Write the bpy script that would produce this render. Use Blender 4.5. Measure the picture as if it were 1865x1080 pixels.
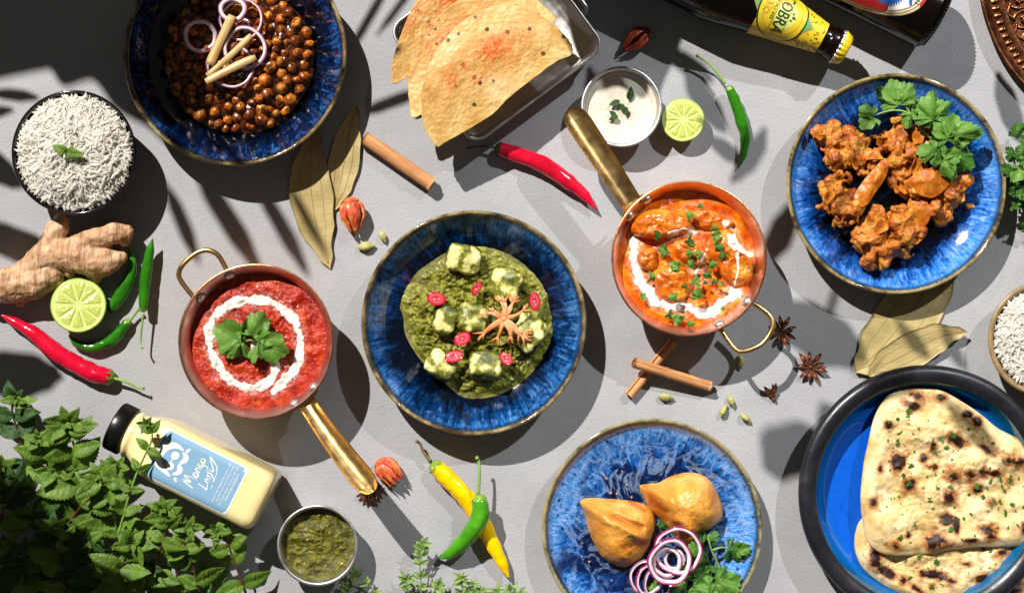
import bpy, bmesh, math, random
from mathutils import Vector, Matrix, noise, Euler
for o in list(bpy.data.objects): bpy.data.objects.remove(o)
scene = bpy.context.scene
COL = scene.collection
PI = math.pi
S = 0.0005            # metres per layout unit (half a millimetre)
H = 3000.0            # camera height in layout units
CX, CY = 932.5, 540.0
# ------------------------------------------------------------------ camera
cam_d = bpy.data.cameras.new('camera'); cam = bpy.data.objects.new('camera', cam_d); COL.objects.link(cam)
cam.location = (0, 0, H*S); cam.rotation_euler = (0, 0, 0)
cam_d.sensor_width = 36; cam_d.lens = 36*H/1865.0
cam_d.clip_start = 0.05; cam_d.clip_end = 60
scene.camera = cam
# ------------------------------------------------------------------ world and lamps
w = bpy.data.worlds.new('World'); scene.world = w; w.use_nodes = True
bg = w.node_tree.nodes['Background']; bg.inputs[0].default_value = (1.0, 0.95, 0.88, 1); bg.inputs[1].default_value = 0.07
KEY = Vector((0.54, -0.84, -1.0)); FILL = Vector((-0.60, -0.84, -1.0))
def lamp(name, aim, d, dist, power, radius, col, cone=70, blend=0.3):
    l = bpy.data.lights.new(name, 'SPOT'); l.energy = power; l.shadow_soft_size = radius; l.color = col
    l.spot_size = math.radians(cone); l.spot_blend = blend
    o = bpy.data.objects.new(name, l); COL.objects.link(o)
    d = d.normalized(); o.location = Vector(aim) - d*dist; o.rotation_euler = d.to_track_quat('-Z', 'Y').to_euler()
    return o
KEY_LAMP = lamp('key_lamp', (0, 0, 0), KEY, 6.0, 2900, 0.032, (1.0, 0.955, 0.90), 40, 0.2)
lamp('second_lamp', (0.36, -0.02, 0), FILL, 5.0, 640, 0.026, (0.93, 0.97, 1.0), 12.5, 0.7)
vs = scene.view_settings; vs.view_transform = 'Standard'; vs.look = 'None'; vs.exposure = 0; vs.gamma = 1
vs.use_curve_mapping = False
# ------------------------------------------------------------------ helpers
def P(x, y, z=0.0):
    k = (H - z)/H
    return Vector(((x-CX)*k, (CY-y)*k, z))
def K(z): return (H-z)/H
def srgb(h):
    h = h.lstrip('#'); c = [int(h[i:i+2], 16)/255 for i in (0, 2, 4)]
    return tuple((v/12.92 if v <= .04045 else ((v+.055)/1.055)**2.4) for v in c) + (1.0,)
def mesh(name, V, F, mat=None, smooth=True, attrs=None):
    me = bpy.data.meshes.new(name)
    me.from_pydata([(v[0]*S, v[1]*S, v[2]*S) for v in V], [], F)
    if mat:
        for m in (mat if isinstance(mat, (list, tuple)) else [mat]): me.materials.append(m)
    if smooth: me.polygons.foreach_set('use_smooth', [True]*len(me.polygons))
    for an, vals in (attrs or {}).items():
        a = me.attributes.new(an, 'FLOAT', 'POINT'); a.data.foreach_set('value', vals)
    me.update(); return me
def link(name, me, parent=None, loc=None, rot=None, scale=None):
    o = bpy.data.objects.new(name, me); COL.objects.link(o)
    if parent: o.parent = parent
    if loc is not None: o.location = Vector(loc)*S
    if rot is not None: o.rotation_euler = rot
    if scale is not None: o.scale = (scale,)*3 if isinstance(scale, (int, float)) else scale
    return o
def mk(name, VF, mat, parent=None, loc=None, rot=None, smooth=True, attrs=None, scale=None):
    return link(name, mesh(name, VF[0], VF[1], mat, smooth, attrs), parent, loc, rot, scale)
def tag(o, label, cat, group=None, kind=None):
    o['label'] = label; o['category'] = cat
    if group: o['group'] = group
    if kind: o['kind'] = kind
    return o
def thing(name, label, cat, loc=(0, 0, 0), rotz=0, group=None, rot=None):
    o = link(name, None, None, loc, rot if rot is not None else (0, 0, rotz)); o.empty_display_size = 0.01
    return tag(o, label, cat, group)
def cr(pts, n, closed=False):
    """Catmull-Rom through pts, n samples per span"""
    pts = [Vector(p) for p in pts]; m = len(pts); out = []
    for i in range(m if closed else m-1):
        if closed: p = [pts[(i+k) % m] for k in (-1, 0, 1, 2)]
        else: p = [pts[min(max(i+k, 0), m-1)] for k in (-1, 0, 1, 2)]
        for j in range(n):
            t = j/n
            out.append(0.5*((2*p[1]) + (p[2]-p[0])*t + (2*p[0]-5*p[1]+4*p[2]-p[3])*t*t + (3*p[1]-p[0]-3*p[2]+p[3])*t**3))
    if not closed: out.append(pts[-1].copy())
    return out
def lerp(a, b, t): return a+(b-a)*t
def prof(t, knots):
    for (a, va), (b, vb) in zip(knots, knots[1:]):
        if t <= b:
            u = (t-a)/(b-a) if b > a else 0; u = u*u*(3-2*u)
            return lerp(va, vb, u)
    return knots[-1][1]
def sstep(a, b, x):
    t = min(1, max(0, (x-a)/(b-a))); return t*t*(3-2*t)
def grid_faces(nu, nv, wrapv=False, off=0):
    F = []
    for i in range(nu-1):
        for j in range(nv if wrapv else nv-1):
            a = i*nv+j; b = i*nv+(j+1) % nv
            F.append((off+a, off+b, off+b+nv, off+a+nv))
    return F
def lathe(pr, n=96, wob=None):
    V = []
    for (r, z) in pr:
        for j in range(n):
            a = 2*PI*j/n; rr = r*(1+wob(a, z)) if wob else r
            V.append((rr*math.cos(a), rr*math.sin(a), z))
    F = [tuple(reversed(f)) for f in grid_faces(len(pr), n, True)]
    return V, F
def tube(pts, rad, n=12, flat=1.0, up=None, caps=True, noise_amp=0.0):
    pts = [Vector(p) for p in pts]; V = []; m = len(pts)
    t0 = (pts[1]-pts[0]).normalized(); u = Vector(up) if up else (Vector((0, 0, 1)) if abs(t0.z) < .9 else Vector((1, 0, 0)))
    for i, p in enumerate(pts):
        t = (pts[min(i+1, m-1)]-pts[max(i-1, 0)]).normalized()
        u = (u - t*u.dot(t)).normalized(); s = t.cross(u)
        r = rad[i] if isinstance(rad, (list, tuple)) else rad
        for j in range(n):
            a = 2*PI*j/n; q = p + (s*math.cos(a) + u*math.sin(a)*flat)*r
            if noise_amp: q = q + (q-p)*noise_amp*noise.noise(q*0.09)
            V.append(q)
    F = grid_faces(m, n, True)
    if caps: F += [tuple(reversed(range(n))), tuple(range((m-1)*n, m*n))]
    return V, F
def join(*parts):
    V, F = [], []
    for v, f in parts:
        k = len(V); V += list(v); F += [tuple(i+k for i in q) for q in f]
    return V, F
def xf(VF, loc=(0, 0, 0), rot=(0, 0, 0), sc=1.0):
    M = Matrix.Translation(Vector(loc)) @ Euler(rot).to_matrix().to_4x4()
    s = Vector((sc, sc, sc)) if isinstance(sc, (int, float)) else Vector(sc)
    return [M @ Vector((v[0]*s.x, v[1]*s.y, v[2]*s.z)) for v in VF[0]], VF[1]
def fn(p, sc, oct=4, H_=1.0):
    return noise.fractal(Vector(p)*sc, H_, 2.0, oct)
def disc(R, zf, nr=80, nt=240, rf=None):
    V = [(0, 0, zf(0, 0))]
    for i in range(1, nr+1):
        for j in range(nt):
            a = 2*PI*j/nt; r = R*i/nr
            if rf: r = r*rf(a)
            x, y = r*math.cos(a), r*math.sin(a); V.append((x, y, zf(x, y)))
    F = [(0, 1+j, 1+(j+1) % nt) for j in range(nt)]
    for i in range(nr-1):
        for j in range(nt):
            a = 1+i*nt+j; b = 1+i*nt+(j+1) % nt; F.append((a, a+nt, b+nt, b))
    return V, F
def patch(outline, zf, nr=40, n=10, center=None, thick=None, zb=None, smooth=True):
    """closed patch from a 2D outline (layout units): zf(x, y, t) top height, t 0 centre..1 rim; optional closed underside"""
    ol = cr([(p[0], p[1], 0) for p in outline], n, True) if smooth else [Vector((p[0], p[1], 0)) for p in outline]
    c = Vector((center[0], center[1], 0)) if center else sum(ol, Vector())/len(ol)
    m = len(ol); V = [(c.x, c.y, zf(c.x, c.y, 0))]
    for i in range(1, nr+1):
        t = i/nr
        for p in ol:
            q = c+(p-c)*t; V.append((q.x, q.y, zf(q.x, q.y, t)))
    F = [(0, 1+j, 1+(j+1) % m) for j in range(m)]
    for i in range(nr-1):
        for j in range(m):
            a = 1+i*m+j; b = 1+i*m+(j+1) % m; F.append((a, a+m, b+m, b))
    if thick is not None or zb is not None:
        k = len(V); base = 1+(nr-1)*m
        for lv in (1.0, 0.9, 0.5):
            for p in ol:
                q = c+(p-c)*lv
                z = (zb if zb is not None else zf(q.x, q.y, lv)-thick)
                V.append((q.x, q.y, z))
        for j in range(m):
            j2 = (j+1) % m
            F.append((base+j, k+j, k+j2, base+j2))
            for r in (0, 1): F.append((k+r*m+j, k+(r+1)*m+j, k+(r+1)*m+j2, k+r*m+j2))
        F.append(tuple(reversed(range(k+2*m, k+3*m))))
    V, F = V, F
    # orientation: make top face up
    a, b, cc = (Vector(V[i]) for i in F[0])
    if (b-a).cross(cc-a).z < 0: F = [tuple(reversed(f)) for f in F]
    return V, F
def blob(spheres, voxel=2.0, smooth=4, disp=None):
    """union of ellipsoids (x,y,z,r[,sz]) -> one continuous surface"""
    bm = bmesh.new()
    for s in spheres:
        x, y, z, r = s[:4]; sz = s[4] if len(s) > 4 else 1.0
        bmesh.ops.create_icosphere(bm, subdivisions=2, radius=1.0, matrix=Matrix.Translation((x, y, z)) @ Matrix.Diagonal((r, r, r*sz, 1)))
    me = bpy.data.meshes.new('tmp'); bm.to_mesh(me); bm.free()
    ob = bpy.data.objects.new('tmp', me); COL.objects.link(ob)
    md = ob.modifiers.new('r', 'REMESH'); md.mode = 'VOXEL'; md.voxel_size = voxel
    if smooth: ms = ob.modifiers.new('s', 'SMOOTH'); ms.iterations = smooth; ms.factor = 0.5
    dg = bpy.context.evaluated_depsgraph_get(); ev = ob.evaluated_get(dg); m2 = ev.to_mesh()
    V = [v.co.copy() for v in m2.vertices]; N = [v.normal.copy() for v in m2.vertices]; F = [tuple(p.vertices) for p in m2.polygons]
    ev.to_mesh_clear(); bpy.data.objects.remove(ob); bpy.data.meshes.remove(me)
    if disp: V = [v + nn*disp(v, nn) for v, nn in zip(V, N)]
    return V, F
def copy_tree(o, parent=None):
    c = o.copy(); COL.objects.link(c)
    if parent is not None: c.parent = parent
    for ch in o.children: copy_tree(ch, c)
    return c
# ------------------------------------------------------------------ materials
class NB:
    def __init__(s, name, **kw):
        s.m = bpy.data.materials.new(name); s.m.use_nodes = True; s.t = s.m.node_tree
        s.b = s.t.nodes['Principled BSDF']; s._co = None
        s.set(**kw)
    def nd(s, t, **kw):
        n = s.t.nodes.new(t)
        for k, v in kw.items(): setattr(n, k, v)
        return n
    def lk(s, a, b):
        if isinstance(a, bpy.types.NodeSocket): s.t.links.new(a, b)
        else:
            if hasattr(b.default_value, '__len__') and not hasattr(a, '__len__'): a = (a,)*len(b.default_value)
            if hasattr(b.default_value, '__len__') and len(b.default_value) == 3: a = tuple(a)[:3]
            b.default_value = a
    def set(s, **kw):
        nm = dict(color='Base Color', rough='Roughness', metal='Metallic', spec='Specular IOR Level', normal='Normal', sss='Subsurface Weight', coat='Coat Weight', coatr='Coat Roughness', trans='Transmission Weight', ior='IOR', alpha='Alpha', sssr='Subsurface Radius', ssss='Subsurface Scale', sheen='Sheen Weight', aniso='Anisotropic')
        for k, v in kw.items(): s.lk(v, s.b.inputs[nm[k]])
        return s
    def co(s):
        if s._co is None:
            tc = s.nd('ShaderNodeTexCoord'); vm = s.nd('ShaderNodeVectorMath', operation='SCALE')
            s.t.links.new(tc.outputs['Object'], vm.inputs[0]); vm.inputs['Scale'].default_value = 1/S; s._co = vm.outputs[0]
        return s._co
    def attr(s, n): return s.nd('ShaderNodeAttribute', attribute_name=n).outputs['Fac']
    def rnd(s): return s.nd('ShaderNodeObjectInfo').outputs['Random']
    def noise(s, scale, detail=4, rough=.55, dist=0, vec=None, shift=None):
        n = s.nd('ShaderNodeTexNoise'); s.lk(vec if vec is not None else s.co(), n.inputs['Vector'])
        n.inputs['Scale'].default_value = scale; n.inputs['Detail'].default_value = detail; n.inputs['Roughness'].default_value = rough; n.inputs['Distortion'].default_value = dist
        if shift is not None:
            n.noise_dimensions = '4D'; s.lk(shift, n.inputs['W'])
        return n.outputs['Fac']
    def vor(s, scale, feat='F1', vec=None, rand=1.0):
        n = s.nd('ShaderNodeTexVoronoi', feature=feat); s.lk(vec if vec is not None else s.co(), n.inputs['Vector'])
        n.inputs['Scale'].default_value = scale; n.inputs['Randomness'].default_value = rand
        return n.outputs['Distance']
    def ramp(s, f, stops, mode='LINEAR'):
        n = s.nd('ShaderNodeValToRGB'); s.lk(f, n.inputs[0]); e = n.color_ramp; e.interpolation = mode
        while len(e.elements) < len(stops): e.elements.new(0.5)
        for el, (p, c) in zip(e.elements, stops):
            el.position = p; el.color = srgb(c) if isinstance(c, str) else ((c, c, c, 1) if not hasattr(c, '__len__') else c)
        return n.outputs[0]
    def mix(s, f, a, b, blend='MIX'):
        n = s.nd('ShaderNodeMix', data_type='RGBA', blend_type=blend); s.lk(f, n.inputs[0])
        for v, i in ((a, 6), (b, 7)): s.lk(srgb(v) if isinstance(v, str) else v, n.inputs[i])
        return n.outputs[2]
    def math(s, op, a, b=0.0, clamp=False):
        n = s.nd('ShaderNodeMath', operation=op, use_clamp=clamp); s.lk(a, n.inputs[0]); s.lk(b, n.inputs[1]); return n.outputs[0]
    def sep(s, v=None):
        n = s.nd('ShaderNodeSeparateXYZ'); s.lk(v if v is not None else s.co(), n.inputs[0]); return n.outputs
    def comb(s, x, y, z):
        n = s.nd('ShaderNodeCombineXYZ'); [s.lk(v, n.inputs[i]) for i, v in enumerate((x, y, z))]; return n.outputs[0]
    def vm(s, op, a, b):
        n = s.nd('ShaderNodeVectorMath', operation=op); s.lk(a, n.inputs[0]); s.lk(b, n.inputs[1]); return n.outputs[0]
    def bump(s, h, strength=.3, dist=1.0, normal=None):
        n = s.nd('ShaderNodeBump'); s.lk(h, n.inputs['Height']); n.inputs['Strength'].default_value = strength; n.inputs['Distance'].default_value = dist*S
        if normal is not None: s.lk(normal, n.inputs['Normal'])
        return n.outputs[0]
    def stretch(s, a, b, c): return s.vm('MULTIPLY', s.co(), (a, b, c))
def simple(name, c, rough=.5, metal=0, var=0.0, vs_=.05, bump=0.0, bs=.2, **kw):
    n = NB(name, rough=rough, metal=metal, **kw); c = srgb(c) if isinstance(c, str) else c
    if var:
        f = n.noise(vs_, 5); dk = tuple(v*(1-var) for v in c[:3])+(1,); lt = tuple(min(1, v*(1+var)) for v in c[:3])+(1,)
        n.set(color=n.ramp(f, [(.3, dk), (.7, lt)]))
    else: n.set(color=c)
    if bump: n.set(normal=n.bump(n.noise(bs, 4), bump, 1.0))
    return n.m
M = {}
# table: grey plaster
n = NB('table_plaster', rough=.62, spec=.35)
big = n.noise(.0035, 5, .6); mid = n.noise(.02, 5, .6); fine = n.noise(.22, 3, .6)
c = n.ramp(big, [(.3, (.285, .286, .30, 1)), (.7, (.385, .382, .39, 1))])
c = n.mix(n.ramp(mid, [(.35, 0), (.75, .3)]), c, (.28, .275, .275, 1)); c = n.mix(n.ramp(n.noise(.006, 6, .7, 1.2), [(.52, 0), (.68, .35)]), c, (.385, .382, .388, 1))
spk = n.vor(.035); c = n.mix(n.ramp(n.math('ADD', spk, n.math('MULTIPLY', mid, .05)), [(.045, 1), (.06, 0)]), c, (.10, .09, .08, 1))
n.set(color=c, rough=n.ramp(fine, [(.3, .5), (.7, .75)]))
h = n.math('ADD', n.math('MULTIPLY', n.noise(.2, 3, .6), 1.0), n.math('MULTIPLY', n.noise(.05, 3), .45))
n.set(normal=n.bump(h, .42, 2.0)); M['table'] = n.m
def glaze(name, R, deep, midc, light, rimc, edge='3a2d1c', z0=.62, pale=.5, spots=0.0, swirl=0.0):
    """reactive blue glaze: radial runs, dark centre, brown rim"""
    n = NB(name, rough=.08, spec=.5, coat=.3, coatr=.03)
    x, y, z = n.sep()
    r = n.math('SQRT', n.math('ADD', n.math('MULTIPLY', x, x), n.math('MULTIPLY', y, y)))
    rr = n.math('DIVIDE', r, R)
    inv = n.math('DIVIDE', 1.0, n.math('MAXIMUM', r, 1.0))
    cx_, sy_ = n.math('MULTIPLY', x, inv), n.math('MULTIPLY', y, inv)
    pv = n.comb(n.math('MULTIPLY', cx_, 24.0), n.math('MULTIPLY', sy_, 24.0), n.math('MULTIPLY', rr, 6.0))
    streak = n.noise(1.0, 5, .68, .5, pv)
    pv2 = n.comb(n.math('MULTIPLY', cx_, 42.0), n.math('MULTIPLY', sy_, 42.0), n.math('MULTIPLY', rr, 14.0))
    fine = n.noise(1.0, 4, .65, .3, pv2)
    blot = n.noise(.011, 5, .62, .8)
    cell = n.noise(.06, 5, .7, .8)
    f = n.math('MULTIPLY', n.math('SUBTRACT', rr, z0), 2.4)
    f = n.math('ADD', f, n.math('MULTIPLY', n.math('SUBTRACT', streak, .5), 1.25))
    f = n.math('ADD', f, n.math('MULTIPLY', n.math('SUBTRACT', blot, .5), .9+swirl))
    f = n.math('ADD', f, n.math('MULTIPLY', n.math('SUBTRACT', cell, .5), 1.1))
    c = n.ramp(f, [(.02, deep), (.36, midc), (.8, light)])
    pf = n.math('MULTIPLY', n.ramp(fine, [(.46, 0), (.66, 1)]), n.ramp(n.math('ADD', f, n.math('MULTIPLY', cell, .3)), [(.45, 0), (.95, pale)]))
    c = n.mix(pf, c, '9dbce8')
    if spots:
        v = n.vor(.075, vec=n.vm('ADD', n.co(), n.comb(n.math('MULTIPLY', cell, 14.0), 0.0, 0.0))); v2 = n.vor(.19)
        c = n.mix(n.ramp(v, [(.14, spots), (.34, 0)]), c, '07133f'); c = n.mix(n.ramp(v2, [(.2, spots*.6), (.36, 0)]), c, '0b1c50')
    if swirl:
        mb = n.math('ABSOLUTE', n.math('SUBTRACT', n.noise(.016, 5, .6, 1.6), .5)); c = n.mix(n.ramp(mb, [(.0, .4), (.02, .2), (.05, 0)]), c, '9ab8e0')
        dk = n.noise(.012, 3, .5, .5, n.vm('ADD', n.co(), (300.0, 70.0, 0.0))); c = n.mix(n.ramp(dk, [(.56, 0), (.68, .85)]), c, '0a1a48')
    e = n.math('ADD', rr, n.math('MULTIPLY', n.math('SUBTRACT', fine, .5), .06))
    e2 = n.math('ADD', rr, n.math('MULTIPLY', n.math('SUBTRACT', fine, .5), .035))
    c = n.mix(n.ramp(e, [(.93, 0), (.955, .85)]), c, '10161e')
    c = n.mix(n.ramp(e2, [(.957, 0), (.974, 1)]), c, n.ramp(n.noise(.03, 4, .65), [(.36, edge), (.5, rimc), (.64, 'a08f66')]))
    g = n.nd('ShaderNodeNewGeometry'); nz = n.sep(g.outputs['Normal'])[2]
    c = n.mix(n.math('LESS_THAN', nz, -0.05), c, '6b5a3f')
    n.set(color=c, normal=n.bump(n.math('ADD', n.noise(.03, 2), n.math('MULTIPLY', fine, .15)), .25, 3.0))
    return n.m
M['glaze_dark'] = glaze('navy_glaze', 199, '01050e', '031c42', '145fae', '77633c', z0=.76, pale=.3)
M['glaze_mid'] = glaze('blue_glaze', 200, '020a18', '053060', '1a6cb4', '6a5c3a', z0=.72, pale=.45)
M['glaze_light'] = glaze('bright_blue_glaze', 197, '020c22', '0b4c9c', '3582d4', '8a7a4c', z0=.66, pale=.75)
M['glaze_spot'] = glaze('speckled_blue_glaze', 198, '05163c', '114f96', '3a7ec6', '8b835e', '4a4530', z0=.56, pale=.7, spots=.9, swirl=1.5)
# metals
def metal(name, c, rough, bs=.02, bump=.12, var=.12, stretch=None):
    n = NB(name, metal=1, rough=rough)
    c = srgb(c); f = n.noise(bs, 4); dk = tuple(v*(1-var) for v in c[:3])+(1,)
    n.set(color=n.mix(f, dk, c), rough=n.ramp(n.noise(.05, 4), [(.3, rough*.75), (.7, rough*1.3)]), normal=n.bump(n.noise(bs*2, 2), bump, 2.0)); return n.m
M['steel'] = metal('steel', 'd0cecb', .42)
M['steel_dark'] = metal('dull_steel', '9a9794', .3)
M['brass'] = metal('brass', 'd8b478', .32, .006, .06)
M['copper'] = metal('copper', 'dc9468', .32, .05, .25)
M['copper_in'] = metal('tinned_copper', 'dab09c', .36, .06, .35)
M['copper_red'] = metal('tinned_copper_rosy', 'c8aaa2', .38, .06, .3)
M['antique'] = metal('antique_copper', '8a5638', .32, .05, .3, .4)
M['black_bowl'] = simple('black_enamel', '120d0b', .12, coat=.5)
M['stone_rim'] = simple('sand_stoneware', '8c7350', .4, var=.25, bump=.15)
n = NB('platter_wood', rough=.32, spec=.5)
x, y, z = n.sep(); ang = n.noise(.02, 5, .6, .5)
c = n.ramp(n.noise(.012, 6, .65, .8), [(.3, '101014'), (.55, '1f1f26'), (.75, '3c3234')])
sc = n.noise(.11, 4, .7); c = n.mix(n.ramp(sc, [(.69, 0), (.74, .7)]), c, '6a4028')
n.set(color=c, normal=n.bump(n.noise(.05, 4), .2, 2.0), rough=n.ramp(ang, [(.3, .25), (.7, .45)])); M['platter_rim'] = n.m
n = NB('crackle_blue', rough=.06, coat=.6, coatr=.02)
x, y, z = n.sep(); cd = n.vor(.03, 'DISTANCE_TO_EDGE', n.vm('ADD', n.co(), n.comb(n.math('MULTIPLY', n.noise(.03, 2), 40.0), 0.0, 0.0)))
c = n.ramp(n.math('DIVIDE', z, 50.0), [(.10, '0a55c8'), (.28, '0d5fae'), (.8, '0d5a80')])
c = n.mix(n.ramp(cd, [(.0, .35), (.035, 0)]), c, '043a8a'); n.set(color=c, normal=n.bump(n.noise(.02, 2), .1, 2.0)); M['crackle'] = n.m
# plants
def leafmat(name, a, b, rough=.42, veins=None, sss=.0):
    n = NB(name, rough=rough, spec=.35); f = n.noise(.045, 5, .6, shift=n.math('MULTIPLY', n.rnd(), 20.0))
    n.set(color=n.ramp(f, [(.3, a), (.7, b)]))
    n.set(normal=n.bump(n.math('ADD', n.noise(.16, 3), n.math('MULTIPLY', n.vor(.11, 'DISTANCE_TO_EDGE'), 1.2)), .6, 2.0))
    # light passes through thin leaves
    t = n.nd('ShaderNodeBsdfTranslucent'); n.lk(n.ramp(f, [(.3, a), (.7, b)]), t.inputs[0]); ms = n.nd('ShaderNodeMixShader'); ms.inputs[0].default_value = .28
    out = [q for q in n.t.nodes if q.type == 'OUTPUT_MATERIAL'][0]
    n.t.links.new(n.b.outputs[0], ms.inputs[1]); n.t.links.new(t.outputs[0], ms.inputs[2]); n.t.links.new(ms.outputs[0], out.inputs[0])
    return n.m
M['mint'] = leafmat('mint_leaf', '42641a', '749434', .5); M['mint_shaded'] = leafmat('mint_leaf_shaded', '1f3a14', '3a5e22', .55)  # second mint is a darker copy with shade put into its colour
M['cori'] = leafmat('coriander_leaf', '427222', '78a444', .45); M['cori_dark'] = leafmat('coriander_leaf_deep', '2c561c', '4e7e2e', .45)
M['thyme'] = leafmat('thyme_leaf', '6a8a42', '9ab568', .5)
M['stem_green'] = simple('green_stem', '7a9c48', .45, var=.2); M['stem_red'] = simple('reddish_stem', '5a3326', .5, var=.3)
n = NB('bay_leaf', rough=.5, spec=.4); f = n.noise(.02, 5, .6); f2 = n.noise(1.0, 4, .6, 0, n.stretch(.03, .25, .03))
c = n.ramp(f, [(.3, '9c8a58'), (.7, 'bba873')]); c = n.mix(n.ramp(f2, [(.4, 0), (.7, .35)]), c, '75683e')
n.set(color=c, normal=n.bump(f2, .25, 1.5)); M['bay'] = n.m; M['bay_vein'] = simple('bay_leaf_vein', '9a8652', .5)
# chillies
def skin(name, c, var=.12, rough=.16, dark=None):
    n = NB(name, rough=rough, spec=.5, coat=.25, coatr=.08, sss=.12, ssss=.004, sssr=(1, .3, .15)); f = n.noise(.025, 4)
    cc = srgb(c); dk = srgb(dark) if dark else tuple(v*(1-var*2) for v in cc[:3])+(1,)
    n.set(color=n.ramp(f, [(.3, dk), (.65, cc)]), normal=n.bump(n.math('ADD', n.noise(.035, 3), n.math('MULTIPLY', n.noise(.3, 2), .06)), .35, 3.0)); return n.m
M['chilli_red'] = skin('red_chilli_skin', 'd90f36', dark='b80a22'); M['chilli_green'] = skin('green_chilli_skin', '2f7a12', dark='1c5a0c')
M['chilli_lime'] = skin('light_green_chilli_skin', '4f9a1c', dark='3c8414'); M['chilli_yellow'] = skin('yellow_chilli_skin', 'f6c800', dark='eeb400')
M['calyx'] = simple('chilli_calyx', '6f8f2e', .45, var=.25); M['calyx_dark'] = simple('chilli_calyx_dark', '2f421a', .5, var=.3); M['stalk_dry'] = simple('dry_stalk', '6a5a34', .6, var=.3)
M['chilli_in'] = simple('chilli_inside', 'd8505c', .3, var=.2); M['chilli_seed'] = simple('chilli_seed', 'e8c98a', .4)
# lime
M['lime_rind'] = skin('lime_rind', '8db02a', rough=.35, dark='789c22'); M['lime_pith'] = simple('lime_pith', 'c2cc78', .5, var=.06)
n = NB('lime_pulp', rough=.18, sss=.35, ssss=.006, sssr=(.8, 1, .3), coat=.3)
f = n.noise(.12, 4, .6, shift=n.rnd()); n.set(color=n.ramp(f, [(.3, 'a8bc44'), (.7, 'c2d070')]), normal=n.bump(f, .5, 2.0)); M['lime_pulp'] = n.m
# dry goods
n = NB('ginger_skin', rough=.5, spec=.35)
f = n.noise(.035, 6, .7, .7); c = n.ramp(f, [(.3, '9c7048'), (.5, 'c49a74'), (.68, 'dcbc9c')])
ln = n.noise(1.0, 4, .6, .3, n.stretch(.14, .02, .05)); c = n.mix(n.ramp(ln, [(.52, 0), (.62, .6)]), c, '6d4c2e')
n.set(color=c, normal=n.bump(n.math('ADD', f, n.math('MULTIPLY', ln, -.8)), .9, 4.0), sss=.08, ssss=.004); M['ginger'] = n.m
n = NB('ginger_cut', rough=.45, sss=.2, ssss=.004); n.set(color=n.ramp(n.noise(.1, 5), [(.3, 'b08a3e'), (.7, 'd8bb6a')]), normal=n.bump(n.noise(.3, 3), .5, 2)); M['ginger_cut'] = n.m
n = NB('cinnamon', rough=.55, spec=.3); f = n.noise(1.0, 5, .6, .2, n.stretch(.02, .3, .3)); f2 = n.noise(.03, 4)
c = n.ramp(f, [(.3, 'b87a4a'), (.7, 'dba36e')]); c = n.mix(n.ramp(f2, [(.5, 0), (.75, .4)]), c, 'a3683c')
n.set(color=c, normal=n.bump(f, .4, 1.5)); M['cinnamon'] = n.m
n = NB('cardamom', rough=.5); f = n.noise(1.0, 3, .5, 0, n.stretch(.04, .5, .5)); n.set(color=n.ramp(f, [(.3, '8c8a48'), (.7, 'b9b676')]), normal=n.bump(f, .5, 2)); M['cardamom'] = n.m
M['anise'] = simple('star_anise', '5e3420', .5, var=.35, vs_=.1, bump=.5); M['anise_seed'] = simple('anise_seed', '8a4a20', .15, coat=.4)
n = NB('mace', rough=.38, sss=.2, ssss=.004, sssr=(1, .35, .2)); f = n.noise(.06, 4); n.set(color=n.ramp(f, [(.3, 'a8302c'), (.52, 'd9673a'), (.72, 'eba35a')]), normal=n.bump(n.noise(.15, 3), .4, 2)); M['mace'] = n.m
n = NB('mace_flower', rough=.4, sss=.2, ssss=.004, sssr=(1, .35, .2)); f = n.noise(.05, 4); n.set(color=n.ramp(f, [(.3, 'd9702a'), (.7, 'f0a878')]), normal=n.bump(n.noise(.2, 3), .4, 2)); M['mace_flower'] = n.m
n = NB('mace_dark', rough=.4); f = n.noise(.06, 4); n.set(color=n.ramp(f, [(.3, '6a1c10'), (.7, 'b0481e')]), normal=n.bump(n.noise(.15, 3), .4, 2)); M['mace_dark'] = n.m
# food
n = NB('rice', rough=.35, sss=.5, ssss=.006, sssr=(1, .95, .85)); n.set(color=n.ramp(n.noise(.03, 3), [(.3, 'f4eee0'), (.7, 'fbf8f0')])); t_ = n.nd('ShaderNodeBsdfTranslucent'); t_.inputs[0].default_value = (.97, .95, .9, 1); ms_ = n.nd('ShaderNodeMixShader'); ms_.inputs[0].default_value = .42
out_ = [q for q in n.t.nodes if q.type == 'OUTPUT_MATERIAL'][0]; n.t.links.new(n.b.outputs[0], ms_.inputs[1]); n.t.links.new(t_.outputs[0], ms_.inputs[2]); n.t.links.new(ms_.outputs[0], out_.inputs[0]); M['rice'] = n.m
M['rice_under'] = simple('rice_bed', 'f0eada', .6, var=.2, bump=.6, bs=.15)
n = NB('chickpea', rough=.25, sss=.12, ssss=.004, sssr=(1, .4, .2), coat=.2, coatr=.12)
f = n.noise(.05, 4, shift=n.math('MULTIPLY', n.rnd(), 9.0)); c = n.ramp(f, [(.3, '9c460a'), (.5, 'd4761c'), (.7, 'e8a646')])
c = n.mix(n.ramp(n.rnd(), [(.1, .85), (.75, .08)]), c, '42170a'); sm = n.noise(.075, 4, .65, shift=n.math('MULTIPLY', n.rnd(), 31.0)); c = n.mix(n.ramp(sm, [(.48, 0), (.58, .9)]), c, '3a1206'); n.set(color=c, normal=n.bump(n.math('ADD', f, n.math('MULTIPLY', sm, 1.4)), .5, 3)); M['chickpea'] = n.m
n = NB('chana_sauce', rough=.14, spec=.6, coat=.5, coatr=.05); f = n.noise(.05, 6, .65); n.set(color=n.ramp(f, [(.3, '140703'), (.5, '3a1608'), (.72, '743410')]), normal=n.bump(n.noise(.12, 4), .6, 3)); M['chana_sauce'] = n.m
M['oil'] = simple('dark_oil', '0b0602', .04, coat=.6)
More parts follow.
